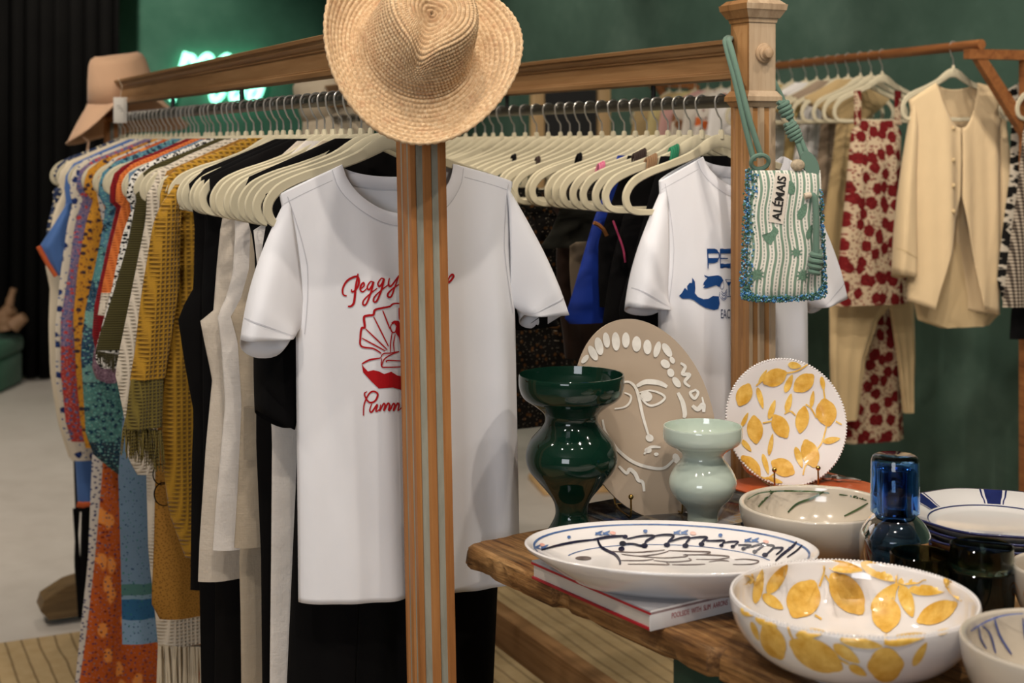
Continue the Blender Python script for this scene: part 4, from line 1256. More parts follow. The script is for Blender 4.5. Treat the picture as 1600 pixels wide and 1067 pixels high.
for yy in (-0.50, -1.12):
    tr = MB().box((TW / 2, yy, TZ - 0.034 - 0.04), (TW - 0.05, 0.085, 0.08), bev=0.006).build('trestle_beam', M_TGREEN, table)
    for sx in (0.10, TW - 0.10):
        for sg in (-1, 1):
            a = Vector((sx, yy + sg * 0.03, TZ - 0.09)); b_ = Vector((sx, yy + sg * 0.20, 0.012))
            dv = b_ - a
            M = Matrix.Translation((a + b_) / 2) @ dv.to_track_quat('Z', 'Y').to_matrix().to_4x4()
            MB().box((0, 0, 0), (0.06, 0.04, dv.length), M).build('trestle_leg', M_TGREEN, table, smooth=False)
        MB().box((sx, yy, 0.38), (0.035, 0.30, 0.05)).build('trestle_brace', M_TGREEN, table, smooth=False)

# ------------------------------------------------------------------ ceramics
def glaze(name, col, rough=0.08, var=0.02, coat=0.6, vs=20):
    m = Mt(name, 0.25, 0.5)
    c = rgb(col); m.base(m.mix(m.noise(vs, 3), tuple(x * (1 - var * 2) for x in c[:3]) + (1,), c))
    m.b.inputs['Roughness'].default_value = rough; m.coat(coat, 0.04)
    return m.m
def paint(name, dark, lite, vs=60):
    m = Mt(name, 0.3, 0.4)
    m.base(m.mix(m.ramp(m.noise(vs, 3, 0.6), [(0.3, 0.0), (0.7, 1.0)]), dark, lite)); m.coat(0.35, 0.06)
    return m.m

class Dish:
    """a lathe-like dish with an inner height field for painting on; hit() finds the glaze under a pixel"""
    def __init__(s, M, inner, a=1.0, b=1.0, outer=None):
        s.M, s.inner, s.a, s.b, s.outer = M, inner, a, b, outer     # inner: [(rn, z)] rising rn, rn in units of a
        s.Mi = M.inverted()
        s.o = s.Mi @ Vector((0, 0, CH)); s.c = M.translation.length
        s.last = None
    def f_in(s, p):
        rn = math.hypot(p.x / s.a, p.y / s.b)
        if rn > 1.0: return 1.0
        return p.z - interp(s.inner, rn)
    def f_out(s, p):
        z0, z1 = s.outer[0][0], s.outer[-1][0]
        if p.z < z0 or p.z > z1: return 1.0
        return math.hypot(p.x / s.a, p.y / s.b) - interp(s.outer, p.z)
    def hit(s, x, y, out=False, off=0.0016):
        w = wp(x, y, 1.0) - Vector((0, 0, CH)); w.normalize()
        d = (s.Mi.to_3x3() @ w)
        f = s.f_out if out else s.f_in
        D = (s.M.translation - Vector((0, 0, CH))).length
        t = D - 0.3; pv = f(s.o + d * t); st = 0.003
        while t < D + 0.35:
            t2 = t + st; v = f(s.o + d * t2)
            if pv > 0 and v <= 0:
                a, b_ = t, t2
                for _ in range(12):
                    m_ = (a + b_) / 2
                    if f(s.o + d * m_) > 0: a = m_
                    else: b_ = m_
                if pv < 0.9:
                    s.last = a; return tuple(s.o + d * (a - off))
                s.last = a; return tuple(s.o + d * (a - off))
            t, pv = t2, v
        return tuple(s.o + d * ((s.last or D) - off))

def ell(cx, cy, a, b_, ang, nub=0.0, n=22):
    """ellipse outline, optional pointed ends (lemon)"""
    r = math.radians(ang); out = []
    for k in range(n):
        q = 2 * PI * k / n
        x, y = a * math.cos(q), b_ * math.sin(q)
        if nub:
            e = max(0, abs(math.cos(q)) - 0.9) / 0.1
            x *= 1 + nub * e
        out.append((cx + x * math.cos(r) - y * math.sin(r), cy + x * math.sin(r) + y * math.cos(r)))
    return out
def leafp(cx, cy, a, b_, ang, n=18):
    r = math.radians(ang); out = []
    for k in range(n):
        q = 2 * PI * k / n
        x = a * math.cos(q); y = b_ * math.sin(q) * (1 - 0.25 * math.cos(q)) * abs(math.sin(q)) ** 0.25
        out.append((cx + x * math.cos(r) - y * math.sin(r), cy + x * math.sin(r) + y * math.cos(r)))
    return out

def lathe_thing(name, label, cat, loc, prof, mat, part='body', seg=72, rz=0.0, scale_y=1.0, M=None):
    o = thing(name, label, cat, loc, rz)
    Ms = Matrix.Diagonal((1, scale_y, 1, 1))
    MB().lathe(prof, seg, Ms if M is None else M @ Ms).build(part, mat, o, ang=60)
    return o
def sm(prof, n=5):
    return [(max(0, q[0]), q[1]) for q in smooth_path([(a, b_, 0) for a, b_ in prof], n)]

# dark green vase
vp = tp(893, 846)
M_DGREEN = glaze('dark_green_glaze', '#0d291e', 0.06, 0.02, 0.0)
prof = sm([(0.053, 0.0), (0.050, 0.004), (0.036, 0.018), (0.026, 0.036), (0.0245, 0.05), (0.030, 0.066), (0.048, 0.088), (0.064, 0.108), (0.069, 0.128), (0.063, 0.150), (0.048, 0.168), (0.040, 0.181), (0.042, 0.193), (0.056, 0.205), (0.072, 0.216), (0.0785, 0.230), (0.0795, 0.246), (0.0785, 0.2515)])
prof += [(0.0765, 0.2515), (0.0755, 0.245), (0.074, 0.231), (0.066, 0.219), (0.04, 0.203), (0.034, 0.19), (0.034, 0.17), (0.0, 0.165)]
prof = [(0.0, 0.0)] + prof
lathe_thing('vase', 'tall dark green glossy vase with wide rim and bulging waist', 'vase', vp, prof, M_DGREEN)

# dark picture book under face platter and pale vase
M_PAGES = Mt('book_pages', 0.9, 0.2); _z = M_PAGES.sep()[2]
M_PAGES.base(M_PAGES.mix(M_PAGES.wave(260, 1.0, 2, direction='Z'), '#d8d0c6', '#b6aca0')); M_PAGES = M_PAGES.m
def book(name, label, corner, wr, ln, h, mcover, mspine=None, rz=TRZ, edge=None, spine_side='near'):
    """flat hardback: far-left corner, width across, length towards the viewer, thickness"""
    o = thing(name, label, 'book', (corner[0], corner[1], TZ), rz)
    c = 0.0034; e = 0.003
    MB().box((wr / 2, -ln / 2, h - c / 2), (wr, ln, c), bev=0.0008).build('front_cover', mcover, o)
    MB().box((wr / 2, -ln / 2, c / 2 + 0.0003), (wr, ln, c), bev=0.0008).build('back_cover', edge or mcover, o)
    MB().box((wr / 2, -ln / 2 + e / 2, h / 2), (wr - 2 * e, ln - e * 2, h - 2 * c)).build('pages', M_PAGES, o, smooth=False)
    MB().box((wr / 2, -ln + 0.0012, h / 2), (wr, 0.0028, h), bev=0.001).build('spine', mspine or mcover, o)
    return o
def m_dkcover():
    m = Mt('dark_photo_cover', 0.15, 0.5)
    c = m.ramp(m.noise(14, 4, 0.6, dist=1.0), [(0.3, '#0d1115'), (0.5, '#232a33'), (0.6, '#4a545c'), (0.75, '#15181c')])
    w = m.ramp(m.wave(7, 2.0, 3, direction='X'), [(0.85, 0.0), (0.95, 1.0)])
    m.base(m.mix(m.math('MULTIPLY', w, 0.5), c, '#8a7a60')); m.coat(0.8, 0.05); return m.m
book('photo_book', 'dark glossy photo book lying under the face platter and pale vase', (0.088, 2.262), 0.29, 0.225, 0.02, m_dkcover())
# orange book under lemon plate
M_ORBK = plain('orange_cover', '#b8552c', 0.35, 0.5, 0, 0.08, 12)
FB = Vector((0.520, 2.498))
book('orange_book', 'orange hardback book lying under the lemon plate', (FB.x - 0.215 * RX, FB.y - 0.215 * RY), 0.215, 0.255, 0.03, M_ORBK, edge=plain('dark_orange_edge', '#8a3a1c', 0.5))

# face platter on a brass stand
def disc_matrix(cx, cy, Y, nrm, roll=0.0):
    c = wp(cx, cy, Y); z = Vector(nrm).normalized()
    yv = (Vector((0, 0, 1)) - z * z.z).normalized(); x = yv.cross(z)
    R = Matrix((x, yv, z)).transposed().to_4x4()
    return Matrix.Translation(c) @ R @ Matrix.Rotation(math.radians(roll), 4, 'Z')
def set_matrix(o, M):
    o.location = M.translation; o.rotation_euler = M.to_euler(); o.scale = M.to_scale()
M_FACE = glaze('tan_matt_glaze', '#b3a08c', 0.35, 0.03, 0.15)
M_WPAINT = paint('white_slip', '#dcd6cd', '#ece7df')
M1 = disc_matrix(1004, 653, 2.262, (0.24, -0.94, 0.24), 13.5)
fa, fb = 0.113, 0.158
pin = [(0, 0.004), (0.6, 0.005), (0.85, 0.009), (1.0, 0.016)]
pout = [(1.0, 0.016), (1.005, 0.013), (0.97, 0.008), (0.8, 0.0), (0.5, -0.004), (0, -0.004)]
face = thing('face_platter', 'oval tan platter painted with a white line face on a brass stand', 'platter')
set_matrix(face, M1)
MB().lathe([(r, z) for r, z in pin + pout], 80, Matrix.Diagonal((fa, fb, 1, 1))).build('body', M_FACE, face, ang=60)
D = Dish(M1, pin, fa, fb)
Z = lambda x, y: D.hit(800 + x / 2.963, 480 + y / 2.963)
mb = MB()
for e in ((338, 240, 24, 12, -50), (375, 212, 38, 17, 62), (403, 180, 42, 19, 78), (437, 152, 36, 16, 82), (481, 158, 43, 19, 86), (527, 152, 36, 18, 90), (577, 170, 36, 21, 90), (627, 184, 34, 19, 88), (672, 195, 38, 15, -75), (718, 198, 36, 17, 58), (710, 262, 24, 18, 40), (742, 245, 17, 11, 60), (735, 303, 20, 16, 70), (762, 347, 28, 15, 55)):
    blob(mb, ell(*e), Z, 14)
R_ = lambda pts, w: ribbon(mb, pts, w, Z)
R_([(578, 365), (620, 345), (680, 350), (718, 368)], 24)
R_([(500, 352), (540, 345), (572, 372), (590, 430), (605, 500), (625, 570), (637, 605)], 14); blob(mb, ell(637, 605, 19, 17, 30), Z, 10)
R_([(590, 395), (640, 385), (690, 400), (708, 420), (680, 445), (640, 455), (610, 435), (590, 405)], 11); blob(mb, ell(622, 412, 28, 24, 20), Z, 10)
R_([(520, 395), (550, 410), (545, 440), (520, 462), (475, 470)], 10)
blob(mb, ell(630, 662, 17, 13, 0), Z, 10); blob(mb, ell(668, 680, 11, 8, 0), Z, 8); R_([(612, 680), (640, 648), (688, 648)], 13)
R_([(420, 520), (430, 570), (460, 620), (500, 670), (560, 715), (630, 740), (700, 745), (745, 710), (765, 685)], 15); blob(mb, ell(760, 700, 24, 16, 70), Z, 10)
R_([(495, 735), (530, 768), (545, 750), (570, 770), (585, 800), (605, 810), (612, 852)], 18)
R_([(780, 258), (802, 275), (790, 308), (822, 312), (800, 345), (824, 368)], 17); R_([(855, 382), (825, 395), (845, 422), (862, 395), (845, 380)], 14)
R_([(835, 455), (860, 472), (885, 450), (888, 485)], 22); R_([(768, 395), (790, 440), (800, 490), (796, 512)], 22); R_([(880, 415), (892, 470)], 9)
f_ = mb.build('painted_face', M_WPAINT, face, smooth=True, ang=180, label='white painted face and petals'); f_['kind'] = 'stuff'

M_BRASS = Mt('brass_wire', 0.25, 0.5, 1.0, '#a8894a').m
def easel(name, label, M, rad, lean, ht, z0):
    """wire plate stand: two front hooks with ball tips, base wires and a back leg"""
    c = M.translation; fx = Vector((M[0][2], M[1][2], 0)).normalized()    # facing direction on the plan
    sx = Vector((-fx.y, fx.x, 0))
    bz = z0
    o = thing(name, label, 'stand', (c.x, c.y, bz), 0)
    zb_ = 0.0025
    low = Vector((c.x, c.y, 0)) - Vector((o.location.x, o.location.y, 0)) + fx * lean
    for s_ in (-1, 1):
        a = low + sx * (s_ * rad * 0.42) + fx * 0.030
        pts = [a + Vector((0, 0, ht)), a + Vector((0, 0, 0.006)), a - fx * 0.012 + Vector((0, 0, zb_)), a - fx * 0.065 + Vector((0, 0, zb_)), a - fx * 0.078 + Vector((0, 0, 0.02)), a - fx * 0.088 - sx * s_ * 0.02 + Vector((0, 0, 0.09))]
        MB().tube(smooth_path(pts, 4), 0.0015, 8).build('wire', M_BRASS, o)
        b_ = MB().sphere((a.x, a.y, ht + 0.002), 0.0042, 12, 8).build('ball_tip', M_BRASS, o)
    MB().tube([low + sx * rad * 0.42 - fx * 0.05 + Vector((0, 0, zb_)), low - sx * rad * 0.42 - fx * 0.05 + Vector((0, 0, zb_))], 0.0015, 8).build('cross_wire', M_BRASS, o)
    return o
easel('plate_stand', 'brass wire stand holding the oval face platter', M1, 0.10, 0.035, 0.032, TZ + 0.02)

# lemon plate
M_WGL = glaze('white_glaze', '#e9e4e2', 0.08, 0.02)
M_LEM = paint('lemon_paint', '#d39c36', '#f0c566', 70)
M_LEAF = paint('leaf_paint', '#dba63a', '#f0cb70', 90)
M2 = disc_matrix(1224, 660, 2.40, (0.16, -0.95, 0.28), 0)
R2 = 0.1045
pin2 = [(0, 0.004), (0.62, 0.0045), (0.7, 0.008), (0.95, 0.015), (1.0, 0.0165)]
pout2 = [(1.0, 0.0165), (1.01, 0.014), (0.99, 0.011), (0.7, 0.001), (0.55, -0.004), (0.52, -0.004), (0.5, 0.0), (0, 0.0)]
lp = thing('lemon_plate', 'round white plate painted with yellow lemons standing on a wire stand', 'plate'); set_matrix(lp, M2)
MB().lathe(pin2 + pout2, 80, Matrix.Diagonal((R2, R2, 1, 1))).build('body', M_WGL, lp, ang=60)
mb = MB()
for k in range(130):
    a = 2 * PI * k / 130; mb.sphere((R2 * 1.005 * math.cos(a), R2 * 1.005 * math.sin(a), 0.0152), 0.0023, 6, 4)
mb.build('beaded_rim', M_WGL, lp, ang=180)['kind'] = 'stuff'
D2 = Dish(M2, pin2, R2, R2)
Z7 = lambda x, y: D2.hit(1180 + x / 3.8125, 540 + y / 3.8125)
Z3 = lambda x, y: D2.hit(800 + x / 2.963, 480 + y / 2.963)
def lemons(parent, Z, lems, leaves, stems, step=14, gs=1.0):
    for e in lems:
        e = (e[0], e[1], e[2] * gs, e[3] * gs, e[4]); mb = MB(); blob(mb, ell(*e, nub=0.16, n=26), Z, step); mb.build('painted_lemon', M_LEM, parent, ang=180)
    mb = MB()
    for e in leaves:
        blob(mb, leafp(e[0], e[1], e[2] * gs, e[3] * gs * 1.1, e[4]), Z, step)
    if leaves:
        mb.build('painted_leaves', M_LEAF, parent, ang=180)['kind'] = 'stuff'
    mb = MB()
    for st in stems: ribbon(mb, st, 9, Z, taper=False)
    if stems: mb.build('painted_stems', M_LEAF, parent, ang=180)['kind'] = 'stuff'
lemons(lp, Z7, [(117, 190, 68, 52, -25), (290, 222, 66, 50, -40), (423, 398, 74, 62, 80), (280, 440, 72, 40, 100), (150, 480, 70, 48, 60), (327, 642, 78, 52, 70), (165, 725, 68, 52, 28)],
       [(45, 185, 48, 11, -60), (30, 312, 66, 15, 75), (100, 380, 60, 16, -72), (200, 340, 58, 17, -75), (200, 225, 58, 18, -68), (235, 118, 40, 19, 8), (340, 318, 50, 12, -82), (402, 225, 42, 13, 80), (93, 588, 66, 13, -80), (62, 705, 64, 14, 74), (260, 665, 66, 18, 72), (455, 563, 52, 18, -12), (110, 802, 56, 15, 14)],
       [[(5, 238), (60, 195)], [(180, 165), (250, 150), (312, 112)], [(405, 240), (415, 320)], [(300, 350), (330, 370), (365, 430)], [(480, 450), (515, 470)], [(425, 480), (400, 570), (370, 615)], [(45, 460), (95, 450)], [(175, 405), (210, 390), (240, 415)], [(285, 770), (300, 715), (330, 690)], [(110, 765), (70, 790), (25, 780)]])
lemons(lp, Z3, [(1075, 405, 50, 36, -65), (1125, 566, 58, 37, 85), (1106, 735, 56, 34, 48)], [(1078, 520, 36, 9, -65), (1085, 640, 36, 11, 50)], [], 10)
easel('plate_stand', 'small wire stand holding the round lemon plate', M2, 0.09, 0.030, 0.030, TZ + 0.03)
# silver bottle opener on the orange book
bo = thing('bottle_opener', 'silver ornate bottle opener lying on the orange book', 'bottle opener', tp(1312, 753, 0.03), TRZ - 0.9)
M_SIL = Mt('silver', 0.2, 0.5, 1.0, '#cfcac2').m
MB().tube(smooth_path([(-0.03, 0.0, 0.006), (-0.015, 0.004, 0.006), (0.0, 0.0, 0.006), (0.02, 0.004, 0.006), (0.035, 0, 0.005)], 5), [0.004, 0.005, 0.0055, 0.006, 0.0055, 0.0045, 0.004, 0.0045, 0.0055, 0.006, 0.0055, 0.0045, 0.0035, 0.003, 0.003, 0.003, 0.0028, 0.0025, 0.0022, 0.002, 0.002], 8).build('handle', M_SIL, bo)
MB().tube([(-0.042 + 0.012 * math.cos(a), 0.012 * math.sin(a) * 0.8, 0.004) for a in [2 * PI * k / 20 for k in range(20)]], 0.003, 6, closed=True).build('loop', M_SIL, bo)

# pale green vase
pv = tp(1098, 812, 0.02)
M_PALEG = glaze('pale_celadon_glaze', '#c2cfc2', 0.08, 0.03)
prof = sm([(0.024, 0.0), (0.0235, 0.010), (0.030, 0.022), (0.044, 0.036), (0.0515, 0.052), (0.0505, 0.066), (0.042, 0.082), (0.033, 0.093), (0.0325, 0.102), (0.044, 0.111), (0.057, 0.119), (0.0608, 0.128), (0.0606, 0.141), (0.0598, 0.1445)])
prof = [(0, 0)] + prof + [(0.0582, 0.1445), (0.0575, 0.14), (0.0565, 0.13), (0.045, 0.117), (0.028, 0.104), (0.026, 0.09), (0, 0.085)]
lathe_thing('vase', 'small pale green vase with wide rim beside the tan platter', 'vase', pv, prof, M_PALEG)

# deep bowl with green strokes
def bowl(name, label, loc, r, h, foot, mat, lip=0.004, curve=1.6, cat='bowl'):
    out = [(foot - 0.006, 0.002), (foot, 0.0), (foot + 0.001, 0.006)]
    N = 14
    inn = []
    for k in range(N + 1):
        f = k / N
        rr = foot + 0.001 + (r - foot) * math.sin(f * PI / 2) ** (1 / curve * 1.25)
        zz = 0.006 + (h - 0.008) * (1 - math.cos(f * PI / 2)) ** 0.9
        out.append((rr, zz))
    out += [(r + 0.0008, h - 0.001), (r - 0.001, h + 0.001), (r - lip, h)]
    ir = r - lip - 0.001; ih = h - 0.002
    for k in range(N, -1, -1):
        f = k / N
        rr = (foot - 0.004) + (ir - foot + 0.004) * math.sin(f * PI / 2) ** (1 / curve * 1.25)
        zz = 0.012 + (ih - 0.012) * (1 - math.cos(f * PI / 2)) ** 0.9
        inn.append((rr, zz))
    prof = [(0, 0.002)] + out + inn + [(0, 0.010)]
    o = lathe_thing(name, label, cat, loc, prof, mat, seg=84)
    pi_ = sorted([(a, b_) for a, b_ in inn] + [(0, 0.010)])
    po_ = sorted([(b_, a) for a, b_ in out[2:-2]])
    D = Dish(Matrix.Translation(loc), pi_, 1.0, 1.0, po_)
    # keep the inner field from reaching past the lip
    D.f_in = lambda p, D=D, ir=ir: 1.0 if math.hypot(p.x, p.y) > ir else p.z - interp(D.inner, math.hypot(p.x, p.y))
    return o, D
M_CRGL = glaze('cream_glaze', '#cfc4b4', 0.12, 0.03)
gb, GD = bowl('serving_bowl', 'deep cream bowl with loose dark green brush strokes inside', Vector((0.440, 2.06, TZ)), 0.109, 0.077, 0.052, M_CRGL, lip=0.006)
M_GPA = paint('green_brush', '#31452c', '#51633f', 50)
Z = lambda x, y: GD.hit(1180 + x / 3.8125, 540 + y / 3.8125)
mb = MB()
for st, w in (([(-45, 915), (20, 880), (110, 868), (240, 866), (400, 874), (560, 896), (665, 922)], 10), ([(112, 866), (62, 910), (20, 960)], 14), ([(408, 870), (340, 908), (250, 942), (195, 992)], 14), ([(672, 938), (610, 975), (530, 1015)], 12), ([(-30, 892), (40, 874), (95, 866)], 18), ([(565, 895), (620, 906), (672, 918)], 16)):
    ribbon(mb, st, w, Z)
mb.build('brush_strokes', M_GPA, gb, ang=180)['kind'] = 'stuff'

# fish platter on the white book
M_WBOOK = plain('white_jacket', '#d9d6d6', 0.3, 0.5, 0, 0.02)
M_GBOOK = plain('grey_jacket', '#8d8c90', 0.25, 0.5, 0, 0.15, 10)
M_RBOOK = plain('red_boards', '#9e1220', 0.5)
N0 = tp(1016, 987)
BW, BL = 0.255, 0.255
far = Vector((N0.x, N0.y)) + BL * Vector((-RY, RX))
bk = book('hardback_book', 'white and red hardback book lying under the fish platter', far, BW, BL, 0.0255, M_GBOOK, M_WBOOK, edge=M_RBOOK)
for ch in bk.children:
    if ch.name.startswith('front_cover'):
        MB().box((BW / 2, -BL / 2, 0.0255 - 0.0036), (BW + 0.0008, BL + 0.0004, 0.0030)).build('red_board', M_RBOOK, bk, smooth=False)
        break
vs, fs = text_mesh('POOLSIDE  WITH  SLIM  AARONS', 0.0105)
MB().add([(0.080 + v.x * 0.60, -BL - 0.0010, 0.0132 + v.y * 0.92) for v in vs], fs).build('spine_lettering', plain('red_foil', '#a8323a', 0.5), bk, smooth=False)

fp_c = Vector((0.208, 1.87, TZ + 0.0258))
fish = thing('fish_platter', 'oval white platter painted with a fish in navy strokes', 'platter', fp_c, math.radians(-7))
A_, B_ = 0.190, 0.122
inn = [(0, 0.013), (0.60, 0.0135), (0.72, 0.017), (0.86, 0.030), (0.97, 0.0425), (1.0, 0.0445)]
outp = [(1.0, 0.0445), (1.012, 0.043), (1.005, 0.0395), (0.90, 0.026), (0.78, 0.011), (0.70, 0.004), (0.68, 0.0), (0.65, 0.0), (0.63, 0.005), (0, 0.005)]
MB().lathe(inn + outp, 96, Matrix.Diagonal((A_, B_, 1, 1))).build('body', M_WGL, fish, ang=60)
FD = Dish(Matrix.Translation(fp_c) @ Matrix.Rotation(math.radians(-7), 4, 'Z'), inn, A_, B_)
Z = lambda x, y: FD.hit(820 + x / 3.478, 800 + y / 3.478, off=0.002)
M_INK = paint('navy_black_brush', '#08081c', '#17193a', 80); M_GINK = paint('grey_brown_brush', '#564a48', '#857874', 80)
M_BLUEP = paint('cobalt_brush', '#2b4a80', '#5878a8', 80); M_PINKP = paint('pink_dab', '#d79a8c', '#e6b3a5', 80)
mb = MB()
R_ = lambda pts, w=8: ribbon(mb, pts, w, Z)
for st, w in (([(90, 205), (180, 180), (280, 160), (370, 150)], 8), ([(370, 150), (450, 135), (545, 128)], 9), ([(395, 148), (412, 185), (440, 205), (490, 230), (515, 262), (517, 285)], 10), ([(555, 145), (640, 128), (705, 130), (662, 155), (645, 185), (590, 172), (528, 172)], 8),
              ([(700, 130), (760, 122), (808, 128), (782, 160), (772, 180)], 8), ([(785, 160), (850, 140), (895, 138), (878, 165), (872, 180)], 8), ([(890, 142), (950, 135), (990, 138), (965, 160), (958, 175)], 8), ([(985, 155), (1040, 155), (1085, 155), (1066, 180)], 7), ([(1085, 165), (1120, 160), (1160, 162), (1130, 185)], 6), ([(1160, 178), (1230, 180), (1190, 198)], 6), ([(1230, 188), (1305, 170), (1250, 215)], 7), ([(1300, 178), (1355, 185), (1305, 235)], 7), ([(1345, 195), (1402, 195), (1365, 232)], 7),
              ([(1478, 160), (1450, 190), (1398, 230), (1362, 265)], 9), ([(1508, 178), (1475, 210), (1425, 245)], 6)):
    R_(st, w * 1.6)
for x, y, r in ((545, 133, 11), (532, 170, 14), (525, 200, 13), (650, 182, 14), (772, 178, 13), (873, 182, 13), (960, 174, 12), (1068, 180, 9), (1130, 186, 9), (1188, 198, 9), (1250, 214, 10), (1305, 232, 12)):
    blob(mb, ell(x, y, r * 1.35, r * 1.0, 0, n=12), Z, 8)
mb.build('fish_outline', M_INK, fish, ang=180)['kind'] = 'stuff'
mb = MB()
for st in ([(470, 212), (600, 218), (690, 212), (760, 205)], [(525, 228), (620, 238), (720, 228), (780, 212)], [(780, 208), (900, 212), (1005, 216), (975, 228), (860, 232)], [(620, 240), (760, 248), (880, 240), (870, 228)], [(880, 232), (1000, 232), (1110, 240), (1060, 255), (930, 256)], [(520, 262), (640, 262), (700, 255)], [(700, 262), (800, 270), (900, 262), (890, 250)], [(560, 282), (680, 282), (780, 285), (770, 275)], [(800, 285), (900, 285), (980, 282)], [(1140, 258), (1200, 255), (1272, 265), (1230, 282), (1130, 284)], [(1000, 270), (1060, 262), (1110, 266)]):
    ribbon(mb, st, 6.5, Z)
blob(mb, ell(318, 250, 44, 11, 0), Z, 9)
mb.build('fish_scales', M_GINK, fish, ang=180)['kind'] = 'stuff'
mb = MB()
def onrim(rn, a): return (A_ * rn * math.cos(a), B_ * rn * math.sin(a), interp(inn, rn) + 0.0006)
ribbon(mb, [(0.945, 2 * PI * k / 96) for k in range(97)], 0.014, onrim, raw=True, taper=False)
ribbon(mb, [(0.74, PI * 0.12 + PI * 0.8 * k / 50) for k in range(51)], 0.007, onrim, raw=True, taper=False)
for x, y in ((425, 112), (850, 108), (1235, 150), (90, 188)):
    for dx in (-22, 18): blob(mb, leafp(x + dx, y, 24, 6, -28, n=12), Z, 8); blob(mb, leafp(x + dx, y + 6, 22, 5, 20, n=12), Z, 8)
for x, y, r in ((240, 135, 10), (655, 103, 12), (1063, 125, 12), (1440, 195, 9)): blob(mb, ell(x, y, r, r * 0.8, 0, n=12), Z, 7)
mb.build('blue_border', M_BLUEP, fish, ang=180)['kind'] = 'stuff'
mb = MB()
for x, y in ((478, 113), (915, 114), (1310, 160), (95, 178)): blob(mb, ell(x, y, 17, 9, 10, n=12), Z, 7)
mb.build('pink_dabs', M_PINKP, fish, ang=180)['kind'] = 'stuff'

# big lemon bowl
lb, LD = bowl('lemon_bowl', 'large white bowl painted with yellow lemons at the front of the table', Vector((0.391, 1.63, TZ)), 0.1395, 0.0800, 0.070, M_WGL, lip=0.004, curve=1.35)
Zi = lambda x, y: LD.hit(1100 + x / 2.83, 690 + y / 2.83); Zo = lambda x, y: LD.hit(1100 + x / 2.83, 690 + y / 2.83, out=True)
mb = MB()
for k in range(190):
    a = 2 * PI * k / 190; mb.sphere((0.1378 * math.cos(a), 0.1378 * math.sin(a), 0.0805), 0.0021, 6, 4)
mb.build('beaded_rim', M_WGL, lb, ang=180)['kind'] = 'stuff'
lemons(lb, Zi, [(440, 695, 76, 68, -60), (632, 672, 92, 60, 52), (806, 762, 66, 60, -90), (1030, 755, 80, 42, -25)],
       [(242, 640, 72, 18, -78), (325, 607, 72, 24, -55), (305, 708, 52, 20, 35), (620, 555, 78, 22, 10), (772, 575, 82, 25, 27), (800, 685, 78, 26, -45), (935, 608, 74, 18, -8), (985, 657, 74, 20, 3), (897, 705, 70, 26, 70), (1100, 655, 60, 16, 52), (195, 612, 26, 18, 10)],
       [[(212, 585), (228, 640), (255, 670)], [(530, 548), (530, 580), (510, 640)], [(535, 590), (560, 625)], [(850, 560), (850, 620), (840, 700)], [(850, 625), (900, 655)], [(490, 765), (520, 785)]], gs=1.08)
lemons(lb, Zo, [(305, 885, 72, 48, 62), (495, 945, 108, 60, 28), (803, 988, 66, 72, -5)],
       [(275, 800, 50, 16, 22), (470, 848, 62, 20, -8), (695, 890, 90, 20, 10), (895, 872, 92, 22, -12), (630, 938, 66, 22, 35), (955, 940, 56, 16, -60), (680, 1012, 42, 16, 30), (225, 838, 42, 11, 68), (1062, 838, 36, 10, -15), (190, 752, 30, 18, 30)],
       [[(370, 812), (380, 850), (400, 885)], [(805, 850), (800, 900)], [(590, 960), (640, 985)]], gs=1.08)

# blue stroke bowl and orange dotted bowl at the right
bb, BD = bowl('serving_bowl', 'cream bowl with thin blue strokes inside at the front of the table', Vector((0.569, 1.47, TZ)), 0.101, 0.085, 0.045, M_CRGL, lip=0.005)
M_BBR = paint('blue_brush', '#2d3f7e', '#4d5f9e', 60)
Z = lambda x, y: BD.hit(1100 + x / 2.83, 690 + y / 2.83)
mb = MB()
for st, w in (([(1180, 838), (1230, 805), (1285, 780), (1340, 766), (1412, 760)], 8), ([(1215, 815), (1225, 870), (1250, 915)], 8), ([(1228, 812), (1265, 850), (1290, 935)], 9), ([(1285, 785), (1310, 860), (1360, 940)], 10), ([(1410, 780), (1420, 860), (1440, 930)], 9)): ribbon(mb, st, w, Z)
mb.build('brush_strokes', M_BBR, bb, ang=180)['kind'] = 'stuff'
ob, OD = bowl('serving_bowl', 'small cream bowl with orange scroll pattern at the right edge', Vector((0.688, 1.76, TZ)), 0.066, 0.075, 0.035, M_CRGL, lip=0.004)
M_OBR = paint('orange_brush', '#b0702e', '#cf9450', 60)
mb = MB()
for k in range(14):
    a = 2 * PI * k / 14
    def so_(x, y, a=a):
        z = 0.045 + y; r = interp(OD.outer, z) + 0.0007; q = a + x / 0.06
        return (r * math.cos(q), r * math.sin(q), z)
    ribbon(mb, [(0.010 * math.cos(b_) * (1 - i / 16), 0.012 * math.sin(b_) * (1 - i / 16)) for i, b_ in enumerate([j * 0.6 for j in range(14)])], 0.0022, so_)
mb.build('scroll_pattern', M_OBR, ob, ang=180)['kind'] = 'stuff'

